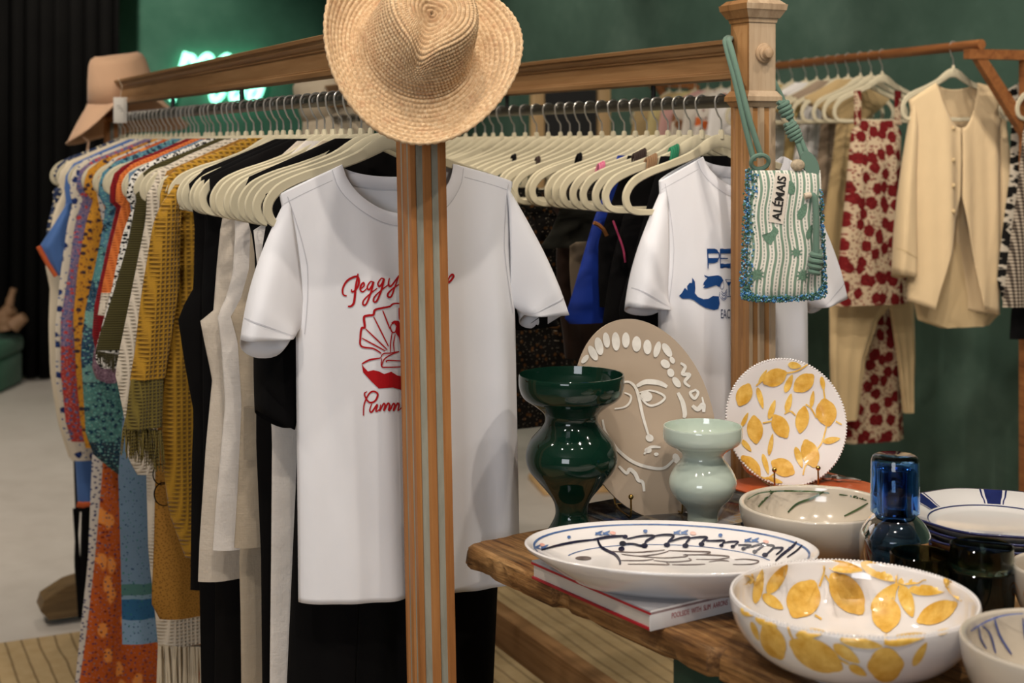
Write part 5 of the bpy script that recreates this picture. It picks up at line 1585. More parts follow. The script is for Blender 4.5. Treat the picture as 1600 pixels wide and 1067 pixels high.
# stacked dinner plates with blue bands
M_BGL = paint('ink_blue_band', '#101a4a', '#202c66', 40)
PC = Vector((0.722, 2.115)); M_GREYW = glaze('cool_white_glaze', '#d9d6d4', 0.08, 0.02)
for i in range(3):
    h0_ = i * 0.011
    lab = ('lowest', 'middle', 'topmost')[i] + ' scalloped white plate with blue bands in the stack of three'
    o = thing('dinner_plate', lab, 'plate', (PC.x, PC.y, TZ + h0_), 0.1 * i, 'scalloped plates with blue bands')
    R3 = 0.139
    pr = [(0, 0.006), (0.62, 0.0065), (0.68, 0.009), (0.72, 0.013), (0.97, 0.029), (1.0, 0.0295), (1.004, 0.028), (0.98, 0.0255), (0.74, 0.009), (0.70, 0.003), (0.62, 0.0), (0.58, 0.0), (0.56, 0.003), (0, 0.003)]
    rows = []
    def scal(a): return 1 + 0.016 * math.cos(8 * a + 0.5)
    for r, z in pr:
        rows.append([(R3 * r * (1 + (scal(a) - 1) * max(0, r - 0.7) / 0.3) * math.cos(a), R3 * r * (1 + (scal(a) - 1) * max(0, r - 0.7) / 0.3) * math.sin(a), z) for a in [2 * PI * k / 96 for k in range(96)]])
    MB().grid(rows, closed=True).build('body', M_GREYW, o, ang=60)
    top = pr[:6]
    def on(rn, a): return (R3 * rn * (1 + (scal(a) - 1) * max(0, rn - 0.7) / 0.3) * math.cos(a), R3 * rn * (1 + (scal(a) - 1) * max(0, rn - 0.7) / 0.3) * math.sin(a), interp(top, rn) + 0.0006)
    mb = MB(); ribbon(mb, [(0.715, 2 * PI * k / 72) for k in range(73)], 0.012, on, raw=True, taper=False); mb.build('well_line', M_BGL, o, ang=180)
    mb = MB(); mb.grid([[(R3 * rr * scal(a) * math.cos(a), R3 * rr * scal(a) * math.sin(a), z) for a in [2 * PI * k / 96 for k in range(97)]] for rr, z in ((0.985, 0.0298), (1.003, 0.0298), (1.008, 0.028), (0.99, 0.0258))]); mb.build('blue_edge', M_BGL, o, ang=180)
    if i == 2:
        for k in range(6):
            a0 = math.radians(74 + 60 * k) - 0.2
            mb = MB()
            for (w0_, w1_) in ((-0.105, 0.105), (-0.155, -0.135), (0.135, 0.155)):
                mb.grid([[on(rn, a0 + w * (1.0 if rn > 0.8 else 0.9)) for w in [lerp(w0_, w1_, q / 6) for q in range(7)]] for rn in (0.74, 0.8, 0.86, 0.92, 0.975)])
            mb.build('blue_band', M_BGL, o, ang=180)['kind'] = 'stuff'

# ------------------------------------------------------------------ glass
def m_glass(name, col, rough=0.0, depth=1.0):
    m = Mt(name, rough, 0.5)
    m.base(col); m.b.inputs['Transmission Weight'].default_value = 1.0; m.b.inputs['IOR'].default_value = 1.45
    return m.m
M_BGLASS = m_glass('cobalt_glass', '#7fb2ee')
M_SGLASS = m_glass('smoky_green_glass', '#66776a')
M_SGLASS2 = m_glass('smoky_blue_glass', '#4c6372')
ca = thing('carafe', 'blue glass carafe with upturned tumbler on its neck', 'carafe', (0.518, 1.923, TZ))
r_ = 0.0476
po_ = sm([(r_ - 0.004, 0.0), (r_, 0.004), (r_, 0.03), (r_, 0.062), (r_ - 0.002, 0.074), (r_ - 0.012, 0.089), (0.026, 0.098), (0.0235, 0.104), (0.0235, 0.155), (0.0245, 0.16)], 4)
pi_ = sm([(0.0225, 0.16), (0.0217, 0.155), (0.0217, 0.104), (0.0242, 0.0965), (r_ - 0.014, 0.0872), (r_ - 0.0042, 0.073), (r_ - 0.0022, 0.062), (r_ - 0.0022, 0.02), (r_ - 0.004, 0.007)], 4)
MB().lathe([(0, 0)] + po_ + pi_ + [(0, 0.006)], 56).build('body', M_BGLASS, ca, ang=60)
tu = thing('tumbler', 'blue glass tumbler upside down over the carafe neck', 'tumbler', (0.518, 1.923, TZ))
po_ = [(0.0325, 0.1005), (0.0325, 0.12), (0.0318, 0.168), (0.030, 0.1745), (0.027, 0.1765), (0.0, 0.1765)]
pi_ = [(0.0, 0.1705), (0.027, 0.1705), (0.0295, 0.167), (0.0303, 0.12), (0.0308, 0.1005)]
MB().lathe(pi_ + [(0.0317, 0.0998)] + po_, 56).build('body', M_BGLASS, tu, ang=40)
def tumbler(label, loc, r, h, mat, inset=0.0, flip=False):
    o = thing('tumbler', label, 'tumbler', loc)
    MB().lathe([(0, 0), (r - 0.003, 0), (r - 0.001, 0.003), (r, h * 0.5), (r, h - 0.001), (r - 0.001, h), (r - 0.002, h - 0.001), (r - 0.002, h * 0.5), (r - 0.003, 0.007), (0, 0.006)], 48).build('body', mat, o, ang=40)
    return o
tumbler('smoky green glass tumbler in front of the blue carafe', (0.522, 1.815, TZ), 0.0385, 0.076, M_SGLASS)
tumbler('lower smoky glass tumbler of the stacked pair', (0.588, 1.78, TZ), 0.0395, 0.066, M_SGLASS2)
tumbler('upper smoky green glass tumbler of the stacked pair', (0.588, 1.78, TZ + 0.0665), 0.0385, 0.030, M_SGLASS)

# ------------------------------------------------------------------ hats
def m_straw():
    m = Mt('natural_raffia', 0.75, 0.25)
    c = m.ramp(m.noise(170, 2, 0.6), [(0.25, '#b0906a'), (0.5, '#c6a680'), (0.75, '#d9c09c')])
    c = m.mix(m.ramp(m.noise(60, 3), [(0.55, 0.0), (0.7, 0.5)]), c, '#b58a66')
    m.base(c); m.sheen(0.1); return m.m
def straw_hat():
    o = thing('straw_hat', 'woven natural raffia hat with pinched crown hung on the near rack post', 'hat')
    nrm = Vector((0.30, -0.78, 0.56)).normalized()
    M = disc_matrix(653, 74, 2.06, nrm, -20) @ Matrix.Scale(0.99, 4)
    set_matrix(o, M)
    prof = smooth_path([(0.002, 0.092, 0), (0.025, 0.094, 0), (0.050, 0.094, 0), (0.064, 0.088, 0), (0.071, 0.070, 0), (0.076, 0.040, 0), (0.080, 0.014, 0), (0.087, 0.002, 0), (0.105, -0.003, 0), (0.128, -0.002, 0), (0.150, 0.004, 0)], 30)
    # resample by length
    L = [0.0]
    for a, b_ in zip(prof, prof[1:]): L.append(L[-1] + (b_ - a).length)
    rows_n = 33; sub = 6; NA = 92; sa = 5
    def at(l):
        for i in range(len(L) - 1):
            if l <= L[i + 1]:
                f = (l - L[i]) / max(1e-9, L[i + 1] - L[i]); return prof[i].lerp(prof[i + 1], f), (prof[i + 1] - prof[i]).normalized()
        return prof[-1], (prof[-1] - prof[-2]).normalized()
    rows = []
    for j in range(rows_n * sub + 1):
        q = j / sub; l = L[-1] * j / (rows_n * sub)
        p, tn = at(l)
        n2 = Vector((-tn.y, tn.x))
        if n2.y < 0 and p.x < 0.06: n2 = -n2
        row = []
        rf = abs(math.sin(PI * q)); ri = int(q)
        for k in range(NA * sa):
            a = 2 * PI * k / (NA * sa)
            st = abs(math.sin(a * NA / 2 + (ri % 2) * PI / 2))
            d = 0.0042 * (rf ** 0.55) * (0.35 + 0.65 * st ** 0.6)
            r = p.x - tn.y * d * -1 * 0; z = p.y
            # outward normal in the section plane
            nx, nz = tn.y * -1, tn.x
            if nz < 0 or (nx < 0 and p.x > 0.06 and z > 0.01): nx, nz = -nx, -nz
            if p.x < 0.09 and z > 0.008 and p.x > 0.062: nx, nz = abs(nx), abs(nz)
            r += nx * d; z += nz * d
            x, y = r * math.cos(a), r * math.sin(a)
            # oval head and pinched crown
            y *= 1.13; x *= 0.955
            if p.y > 0.03:
                w = min(1, (p.y - 0.03) / 0.05)
                front = math.exp(-((a - 1.5 * PI) / 0.9) ** 2)
                z -= w * 0.026 * math.exp(-(x / 0.020) ** 2) * (0.55 + 0.45 * (-y / 0.07 if y < 0 else 0.2))
                x *= 1 - 0.26 * w * (max(0, -y) / 0.075) ** 1.5
            if p.x > 0.088:
                w = ((p.x - 0.088) / 0.062)
                z += 0.040 * w * w * math.cos(a) ** 2 - 0.010 * w * math.sin(a) ** 2
                z += 0.004 * w * math.sin(3 * a + 1)
            row.append((x, y, z))
        rows.append(row)
    mb = MB().grid(rows, closed=True)
    b_ = mb.build('woven_body', m_straw(), o, ang=180)
    # rolled edge
    edge = []
    for k in range(240):
        a = 2 * PI * k / 240
        q = Vector(rows[-1][int(k / 240 * NA * sa)]); edge.append(q)
    MB().tube(edge, [0.0030 + 0.0009 * math.sin(k * 2.1) for k in range(240)], 6, closed=True).build('rolled_edge', b_.data.materials[0], o, ang=180)
    return o
straw_hat()

def bucket_hat(name, label, cx, cy, Y, tilt, tilt_fwd, mat, rc, rb, hc, drop, dirn=-1.1, lift=1.0, tagm=None, roll=0.0):
    c = wp(cx, cy, Y)
    o = thing(name, label, 'hat', c); o.rotation_euler = (tilt_fwd, tilt, roll)
    rows = []; N = 96
    P = [(0.0, hc), (0.35, hc), (0.60, hc - 0.004), (0.74, hc - 0.012), (0.82, hc - 0.03), (0.91, hc * 0.45), (1.0, 0.0)]
    for r, z in P:
        rows.append([(rc * r * math.cos(2 * PI * k / N) * 1.0, rc * r * math.sin(2 * PI * k / N) * 1.05, z + (0.006 * math.sin(2 * PI * k / N * 2 + 1) if r > 0.5 else 0)) for k in range(N)])
    for i in range(1, 9):
        f = i / 8; row = []
        for k in range(N):
            a = 2 * PI * k / N
            dd = min(abs(a - 2 * PI - dirn), abs(a - dirn), abs(a + 2 * PI - dirn))
            up = lift * math.exp(-(dd / 0.75) ** 2)
            r = lerp(rc, rb * (1 + 0.05 * math.sin(2 * a + 0.6)), f)
            z = -drop * f ** 1.15 * (1 - up) + 0.02 * up * f + 0.006 * math.sin(3 * a + 2) * f
            row.append((r * math.cos(a), r * math.sin(a) * 1.05, z))
        rows.append(row)
    cr = MB().grid(rows[:7], closed=True).build('crown', mat, o, ang=60)
    br = MB().grid(rows[6:], closed=True).build('brim', mat, o, ang=80)
    for q in (cr, br):
        so = q.modifiers.new('fabric', 'SOLIDIFY'); so.thickness = 0.003
    MB().tube([Vector(q) for q in rows[-1]], 0.0028, 6, closed=True).build('brim_edge', mat, o, ang=180)
    return o, rows
M_TANH = cloth('tan_canvas', '#cda584', 0.9, 0.05, 900, 0.15, 0.5)
M_CREAMH = cloth('cream_canvas', '#cdbda4', 0.9, 0.05, 900, 0.15, 0.5)
bh, rows = bucket_hat('bucket_hat', 'tan canvas bucket hat with drooping brim on the far post of the rack', 192, 158, 4.34, -0.13, 0.06, M_TANH, 0.104, 0.172, 0.142, 0.105)
# chin cord and paper tag
q = Vector(rows[-3][int(96 * 0.62)])
MB().tube([q, q + Vector((0.035, -0.01, -0.04)), q + Vector((0.02, -0.02, -0.10))], 0.004, 6).build('chin_cord', M_TANH, bh)
tgp = wp(188, 172, 4.10)
ht = thing('price_tag', 'small white paper tag hanging from the tan bucket hat', 'tag', tgp, 0.2)
MB().box((0, 0, 0), (0.038, 0.0012, 0.074), bev=0.0004).build('card', plain('white_card', '#cfc8bd', 0.8), ht)
MB().tube([(0, 0, 0.035), (0.004, 0.01, 0.07), (-0.01, 0.05, 0.095)], 0.0008, 5).build('string', M_CREAMH, ht)
mb = MB()
for i, (w, x) in enumerate(((0.012, -0.004), (0.014, 0.0), (0.010, 0.004))): ribbon(mb, [(x - w / 2, 0.010 - i * 0.007), (x, 0.013 - i * 0.007), (x + w / 2, 0.009 - i * 0.007)], 0.0018, lambda x, z: (x, -0.0009, z))
mb.build('tag_print', plain('grey_print', '#5a554e', 0.9), ht, smooth=False)['kind'] = 'stuff'
bucket_hat('bucket_hat', 'cream canvas hat hung on the far post of the swimwear rack', 514, 172, 4.72, -0.45, 0.2, M_CREAMH, 0.095, 0.150, 0.13, 0.10, dirn=0.6, lift=0.6)

# ------------------------------------------------------------------ striped bag on the right rack post
BY = 2.44; bs = BY / F
bag = thing('shoulder_bag', 'green and white striped cloth bag with blue bead fringe hung on the knobbed post', 'bag', wp(1226, 366, BY), 0.12)
def bl(x, y, dy=0.0):
    """pixel of the bag front -> local"""
    return ((x - 1226) * bs, dy, (366 - y) * bs)
def bfront(x, y, off=0.0008):
    fx = (x - 1226) / 62.0; fy = (y - 366) / 101.0
    k = max(0.0, 1 - abs(fx) ** 3) ** 0.5 * max(0.0, 1 - abs(fy) ** 4) ** 0.5
    w = 0.0025 * math.sin(fx * 9 + fy * 2) * k
    p = bl(x, y); return (p[0], -0.013 * k + w - off, p[2])
def m_bag():
    m = Mt('green_white_stripe', 0.9, 0.2)
    o = m.sep()
    wv = m.math('MULTIPLY', m.math('SINE', m.math('MULTIPLY', o[2], 55)), 0.0035)
    wv = m.math('ADD', wv, m.math('MULTIPLY', m.noise(14, 2), 0.012))
    u = m.math('MULTIPLY', m.math('ADD', o[0], wv), 1 / 0.0128)
    a = m.math('FRACT', u)
    s1 = m.ramp(m.math('PINGPONG', m.math('ADD', a, 0.25), 0.5), [(0.15, 1.0), (0.20, 0.0)])
    s2 = m.ramp(m.math('PINGPONG', m.math('ADD', a, 0.75), 0.5), [(0.07, 1.0), (0.11, 0.0)])
    dots = m.ramp(m.math('ABSOLUTE', m.math('SINE', m.math('MULTIPLY', o[2], 520))), [(0.35, 0.0), (0.5, 1.0)])
    c = m.mix(s1, '#e3ddd2', '#79927f')
    c = m.mix(m.math('MULTIPLY', m.math('MULTIPLY', s2, dots), 0.7), c, '#5b7d6a')
    m.base(c); m.bump(m.noise(1200, 1), 0.1, 0.002)
    return m.m
rows = []
for j in range(29):
    fy = -1 + 2 * j / 28
    hw = lerp(57.5, 61.5, (fy + 1) / 2)
    rows.append([bfront(1226 + hw * (-1 + 2 * i / 24), 366 + 100 * fy, 0) for i in range(25)])
rb = [[(p[0], -p[1] * 0.6 + 0.002, p[2]) for p in r] for r in rows]
mb = MB().grid(rows); mb.grid(rb)
mb.build('cloth_body', m_bag(), bag, ang=180)
M_BGRN = cloth('sage_green_cord', '#647f70', 0.8, 0.06, 1200, 0.2, 0.0)
M_DKG = plain('dark_green_print', '#65836f', 0.9, 0.2, 0, 0.3, 400)
# beads on the edges
M_BD1 = plain('blue_bead', '#3f7fb8', 0.25); M_BD2 = plain('green_bead', '#3f6a58', 0.35); M_BD3 = plain('sky_bead', '#86b6d4', 0.25)
rnd = random.Random(11)
bm_ = [MB(), MB(), MB()]
path = [(1172, 268), (1168, 330), (1165, 400), (1164, 452), (1172, 464), (1220, 466), (1270, 463), (1285, 455), (1288, 420), (1285, 360), (1282, 300)]
PTS = smooth_path([(a, b_, 0) for a, b_ in path], 40)
for i, p in enumerate(PTS):
    side = i < 120
    for _ in range(7 if i < 290 else 4):
        sp = 9 if i < 150 else (6 if i < 290 else 3.5)
        x = p.x + rnd.uniform(-sp, sp); y = p.y + rnd.uniform(-5, 5)
        k = rnd.choices((0, 1, 2), (0.27, 0.6, 0.13))[0]
        q = bl(x, y)
        bm_[k].sphere((q[0], rnd.uniform(-0.011, 0.004), q[2]), rnd.uniform(0.0013, 0.0021), 6, 4)
for mbx, m, nm in zip(bm_, (M_BD1, M_BD2, M_BD3), ('blue_beads', 'green_beads', 'pale_beads')):
    mbx.build(nm, m, bag, ang=180)['kind'] = 'stuff'
# printed motifs
def star(cx, cy, r0, r1, n, ph=0): return [(cx + (r1 if k % 2 else r0) * math.cos(PI * k / n + ph), cy + (r1 if k % 2 else r0) * math.sin(PI * k / n + ph)) for k in range(2 * n)]
for nm, poly in (('sun_motif', star(1179, 428, 7, 13, 11)), ('sun_motif', star(1251, 430, 6, 12, 9)), ('flower_motif', [(1186, 366), (1200, 362), (1206, 352), (1212, 360), (1206, 372), (1200, 382), (1192, 376)]), ('shell_motif', ell(1232, 293, 8, 11, -15)), ('sun_motif', star(1241, 394, 5, 10, 8)), ('leaf_motif', leafp(1251, 330, 14, 6, -65)), ('leaf_motif', leafp(1262, 362, 12, 5, -70))):
    mb = MB(); blob(mb, poly, bfront, 4); mb.build(nm, M_DKG, bag, ang=180)
# sewn label with lettering
lab_c = (1214, 309); ang = math.radians(-83 + 0)
M_LBL = cloth('cream_label', '#d8cdbf', 0.9)
def lab(u, v, off=0.0016):
    """label plane: u along the lettering (reading upwards), v across"""
    dx, dy = 12.0 / 76, -1.0                # direction of reading in pixels
    n = math.hypot(dx, dy); dx /= n; dy /= n
    return bfront(lab_c[0] + u * dx - v * dy * -1 * -1, lab_c[1] + u * dy + v * dx, off)
mb = MB(); mb.grid([[lab(-39 + 78 * i / 10, -11 + 22 * j / 4, 0.0018) for i in range(11)] for j in range(5)]); lo = mb.build('label_patch', M_LBL, bag, ang=180)
vs, fs = text_mesh('ALÉMAIS', 18, 0.0, 0.45)
xs = [v.x for v in vs]; sc = 70 / (max(xs) - min(xs))
mb = MB(); mb.add([lab(v.x * sc, -v.y * 1.0, 0.0030) for v in vs], fs); mb.build('label_lettering', plain('black_thread', '#14110f', 0.9), lo, smooth=False)
# cords
def wl(x, y, Y):
    v = wp(x, y, Y) - bag.location
    return Matrix.Rotation(-0.12, 4, 'Z') @ v
def cord(pts, r, name='cord'):
    return MB().tube(smooth_path([wl(*p) for p in pts], 8), r, 10).build(name, M_BGRN, bag)
cord([(1178, 252, 2.44), (1163, 190, 2.44), (1147, 120, 2.45), (1136, 78, 2.47), (1134, 62, 2.50), (1146, 60, 2.57), (1170, 75, 2.60)], 0.0052)
cord([(1190, 246, 2.44), (1172, 190, 2.435), (1154, 120, 2.445), (1143, 78, 2.46), (1139, 63, 2.49), (1148, 62, 2.56), (1172, 80, 2.60)], 0.0052)
cord([(1255, 250, 2.445), (1247, 225, 2.45), (1240, 200, 2.46)], 0.0045); cord([(1264, 248, 2.445), (1253, 222, 2.45), (1244, 198, 2.46)], 0.0045)
cord([(1242, 200, 2.46), (1228, 170, 2.50), (1221, 152, 2.56), (1205, 120, 2.62)], 0.0055)
def knot(a, b_, Y, r, turns, name='knot'):
    A = wl(a[0], a[1], Y); B = wl(b_[0], b_[1], Y); ax = (B - A); L = ax.length; ax.normalize()
    n1 = ax.orthogonal().normalized(); n2 = ax.cross(n1)
    P = []
    for k in range(turns * 14 + 1):
        f = k / (turns * 14); an = 2 * PI * turns * f
        rr = r * (0.75 + 0.25 * math.sin(PI * f))
        P.append(A + ax * L * f + (n1 * math.cos(an) + n2 * math.sin(an)) * rr)
    return MB().tube(P, L / turns * 0.52, 8).build(name, M_BGRN, bag)
knot((1222, 158), (1232, 184), 2.475, 0.0095, 4); knot((1233, 192), (1246, 220), 2.455, 0.0105, 5)
# loops and tab where the cords meet the bag
MB().tube([(q[0], q[1], q[2]) for q in [bl(1185 + 14 * math.cos(a), 253 + 11 * math.sin(a), -0.004 + 0.006 * math.sin(a)) for a in [2 * PI * k / 20 for k in range(20)]]], 0.004, 8, closed=True).build('loop', M_BGRN, bag)
mb = MB(); pv_ = ell(1266, 256, 22, 12, 62)
mb.add([bl(x, y, -0.005) for x, y in pv_] + [bl(x, y, 0.004) for x, y in pv_], [tuple(range(22)), tuple(range(43, 21, -1))] + [(i, (i + 1) % 22, 22 + (i + 1) % 22, 22 + i) for i in range(22)])
mb.build('tab', M_BGRN, bag, ang=60)
mb = MB(); mb.sphere(bl(1246, 258, -0.004), 0.013, 12, 8, sc=(1, 0.5, 0.8)); mb.build('crinkled_tag', plain('crinkled_beige', '#a8977e', 0.7, 0.5, 0, 0.3, 200), bag)
# toggle and front cord with knot
MB().tube([bl(1252, 306, -0.020), bl(1262, 304, -0.020)], 0.0052, 12).build('toggle', plain('horn_toggle', '#c2b09a', 0.4), bag)
MB().tube(smooth_path([bl(1262, 304, -0.019), bl(1268, 310, -0.021), bl(1270, 340, -0.022), bl(1270, 395, -0.022)], 6), 0.0056, 10).build('front_cord', M_BGRN, bag)
A = Vector(bl(1271, 392, -0.022)); B = Vector(bl(1267, 426, -0.022)); P = []
for k in range(57):
    f = k / 56; an = 2 * PI * 4 * f; P.append(A.lerp(B, f) + Vector((math.cos(an) * 0.0085, math.sin(an) * 0.0085, 0)) * (0.8 + 0.3 * math.sin(PI * f)))
MB().tube(P, 0.0046, 8).build('front_knot', M_BGRN, bag)

# ------------------------------------------------------------------ wooden rail with cream clothes by the green wall
J = Vector((1.21, 3.90)); D2, E2 = (-0.309, 0.951), (0.951, 0.309); RZ2 = math.atan2(E2[1], E2[0])
JZ = 1.71
M_TEAK = m_wood('reddish_teak', '#5e351a', '#8f5a32', '#a9733f', sc=(40, 3, 40))
rk3 = thing('garment_rail', 'reddish wooden garment rail holding cream clothes before the green wall', 'clothes rail', (J.x, J.y, 0), RZ2)
MB().tube([(0, -0.125, JZ), (0, 2.0, JZ)], 0.0135, 14).build('hanging_rod', M_TEAK, rk3)
for yy in (-0.115, 1.98):
    MB().box((0.06, yy, JZ - 0.026), (0.20, 0.026, 0.026)).build('arm', M_TEAK, rk3, smooth=False)
    MB().box((0.155, yy, JZ / 2 - 0.013), (0.036, 0.03, JZ - 0.026)).build('post', M_TEAK, rk3, smooth=False)
    MB().add([(-0.015, yy - 0.011, JZ - 0.04), (0.02, yy - 0.011, JZ - 0.04), (0.145, yy - 0.011, JZ - 0.26), (0.145, yy - 0.011, JZ - 0.20), (-0.015, yy + 0.011, JZ - 0.04), (0.02, yy + 0.011, JZ - 0.04), (0.145, yy + 0.011, JZ - 0.26), (0.145, yy + 0.011, JZ - 0.20)],
             [(0, 1, 3, 2), (4, 6, 7, 5), (0, 4, 5, 1), (1, 5, 7, 3), (3, 7, 6, 2), (2, 6, 4, 0)]).build('brace', M_TEAK, rk3, smooth=False)
    MB().box((0.155, yy, 0.02), (0.30, 0.05, 0.04)).build('foot', M_TEAK, rk3, smooth=False)
dz3 = JZ - RODZ + 0.002
H3 = HZ + dz3
S3 = [(-0.040, H3 - 0.007), (-0.10, H3 - 0.040), (-0.16, H3 - 0.066)]
K3 = dict(A=J, d=D2, e=E2, rz=RZ2)
def G3(name, label, cat, mat, t, left, right=None, top=S3, **k):
    kk = dict(U); kk.update(K3); kk.update(k)
    return drape(name, label, cat, mat, t, left, right, top=top, **kk)
M_BUTTER = cloth('butter_linen', '#e2c79d', 0.9, 0.04, 900, 0.15, 0.7)
M_BUTTER2 = cloth('sand_linen', '#d6bb8e', 0.9, 0.04, 900, 0.15, 0.7)
M_REDF = m_print('dark_red_roses', '#d8c0a0', [('#701719', 18, 0.24, (1, 1, 0.85), 1.0), ('#832626', 48, 0.10, (1, 1, 1), 4.0), ('#5a1216', 34, 0.05, (1, 1, 1), 6.0)])
# jacket: uses the shirt builder with long sleeves and an open front, in the rail's own frame
_keep = (RZ, DX, DY, EX, EY)
class Jacket(Tee): pass
def with_frame(fn):
    global RZ, DX, DY, EX, EY
    global pxu, hang_thing
    op, oh = pxu, hang_thing
    pxu = lambda t, x, y, A=J, d=D2, e=E2: op(t, x, y, A, D2, E2)
    hang_thing = lambda name, label, cat, t, A=J, rz=0, d=None, group=None, yaw=0.0: oh(name, label, cat, t, A, RZ2, D2, group, yaw)
    try: return fn()
    finally: pxu, hang_thing = op, oh
jk = with_frame(lambda: Tee('jacket', 'butter coloured collarless jacket hanging alone at the end of the wooden rail', 0.0, J, dict(
    nL=(1464, 130), nR=(1524, 127), sL=(1420, 156), sR=(1572, 144), aL=(1426, 240), aR=(1562, 230), hL=(1418, 470), hR=(1560, 492),
    cL=(1397, 428), iL=(1424, 432), cR=(1579, 440), iR=(1552, 446), sagL=0.01, sagR=0.01), M_BUTTER, scoop=0.125, rib=M_BUTTER, stitch=M_BUTTER2, cat='jacket', opening=1.30, collar=False))
jk.o['label'] = 'butter coloured collarless jacket hanging alone at the end of the wooden rail'
for y in (200, 250, 290, 330):
    p = with_frame(lambda: jk.onpx(1489, y, 0.004))
    MB().sphere(p, 0.006, 10, 6, sc=(1, 0.5, 1)).build('button', M_BUTTER2, jk.o)
G3('skirt', 'butter coloured skirt showing below the jacket hem', 'skirt', M_BUTTER2, 0.05, [(1428, 380), (1428, 470), (1434, 500), (1470, 512)], [(1556, 380), (1560, 470), (1562, 490), (1540, 514)], top=None)
G3('rose_top', 'dark red rose print sleeveless top on cream ground', 'top', M_REDF, 0.35, [(1342, 188), (1330, 205), (1322, 300), (1312, 400), (1304, 478)], [(1398, 188), (1408, 205), (1408, 300), (1412, 400), (1420, 480)], top=None, thick=0.025)
for o in list(bpy.data.objects):
    if o.name == 'rose_top':
        for x0, x1, xt in ((1338, 1348, 1334), (1396, 1406, 1402)):
            a, b_ = PX(0.35, [((x0 + x1) / 2, 195), (xt, 142)], **{k: v for k, v in K3.items() if k != 'rz'})
            MB().box((0, 0, 0), (0.022, 0.004, Vector((a[0] - b_[0], a[1] - b_[1])).length), Matrix.Translation(((a[0] + b_[0]) / 2, -0.005, (a[1] + b_[1]) / 2))).build('strap', M_REDF, o, smooth=False)
G3('trousers', 'cream wide trousers hanging below the red rose top', 'trousers', M_BUTTER2, 0.41, [(1296, 440), (1297, 560), (1300, 658)], [(1425, 440), (1420, 500), (1342, 560), (1338, 658)][:1] + [(1372, 500), (1352, 560), (1340, 658)], top=None)
G3('trousers', 'dark red rose print trousers behind the cream trousers', 'trousers', M_REDF, 0.50, [(1322, 470), (1330, 560), (1322, 640), (1318, 692)], [(1420, 470), (1408, 560), (1410, 640), (1412, 688)], top=None, thick=0.03)
G3('trousers', 'narrow sand coloured trouser leg right of the red rose trousers', 'trousers', M_BUTTER2, 0.44, [(1388, 470), (1402, 560), (1412, 645)], [(1428, 470), (1430, 560), (1427, 640)], top=None, thick=0.012)
M_CLS = [cloth('ivory_silk', '#d9d0c2', 0.7), cloth('wheat_linen', '#bda274', 0.9), cloth('taupe_silk', '#9a8670', 0.7), cloth('white_poplin', '#e2ddd8', 0.8), cloth('straw_linen', '#c2a870', 0.9)]
G3('blouse', 'wheat coloured blouse just behind the red rose top', 'blouse', M_CLS[1], 0.54, [(1308, 190), (1300, 260), (1286, 350), (1280, 410)], thick=0.02)
G3('blouse', 'taupe silk blouse between wheat blouse and white shirt', 'blouse', M_CLS[2], 0.66, [(1286, 170), (1278, 250), (1272, 350), (1268, 470)], thick=0.02)
G3('shirt', 'white shirt with long sleeve hanging on the wooden rail beside the knobbed post', 'shirt', M_CLS[3], 0.80, [(1262, 158), (1250, 190), (1238, 270), (1232, 420)], thick=0.024)
G3('blouse', 'straw coloured blouse nearest the knobbed post', 'blouse', M_CLS[4], 0.98, [(1232, 180), (1226, 240), (1222, 330), (1218, 460)], thick=0.02)
M_PK = cloth('pink_silk', '#d3a39a', 0.8); M_BRN = m_print('brown_splash', '#d9cbb8', [('#8a5a38', 12, 0.2, (1, 1, 1), 1.0)]); M_OFL = m_print('orange_splash', '#e0d6c8', [('#c8632e', 12, 0.17, (1, 1, 1), 3.0), ('#7d2f22', 20, 0.05, (1, 1, 1), 1.0)]); M_LY = cloth('pale_yellow', '#d1bf86', 0.8)
for t, m, lab in ((1.12, M_CLS[3], 'white blouse glimpsed between steel hooks next to the knobbed post'), (1.22, M_OFL, 'white blouse with orange splashes glimpsed above the swimwear hangers'), (1.32, M_CLS[0], 'ivory blouse glimpsed above the swimwear hangers'), (1.42, M_BRN, 'cream blouse with brown splashes glimpsed above the swimwear hangers'), (1.53, M_PK, 'pink blouse glimpsed above the swimwear hangers'), (1.64, M_LY, 'pale yellow blouse glimpsed above the swimwear hangers'), (1.78, M_CLS[1], 'wheat blouse at the far end of the wooden rail')):
    o = hang_thing('blouse', lab, 'blouse', t, J, RZ2, D2)
    fl_, fr_ = fn_edges([(-0.045, H3 - 0.008), (-0.12, H3 - 0.04), (-0.19, H3 - 0.07), (-0.235, H3 - 0.35), (-0.20, 0.95)], [(0.045, H3 - 0.008), (0.12, H3 - 0.04), (0.19, H3 - 0.07), (0.235, H3 - 0.35), (0.20, 0.95)])
    loft(MB(), fl_, fr_, H3 - 0.008, 0.95, seed=int(t * 100), thick=0.022).build('cloth', m, o, ang=75)
HOLDS3 = {0.41: 'cream wide trousers', 0.54: 'wheat blouse behind the red rose top', 0.66: 'taupe silk blouse', 0.80: 'white shirt on the wooden rail', 0.98: 'straw coloured blouse', 1.12: 'white blouse next to the knobbed post', 1.22: 'orange splashed blouse', 1.32: 'ivory blouse', 1.42: 'brown splashed blouse', 1.53: 'pink blouse', 1.64: 'pale yellow blouse', 1.78: 'wheat blouse at the far rail end'}
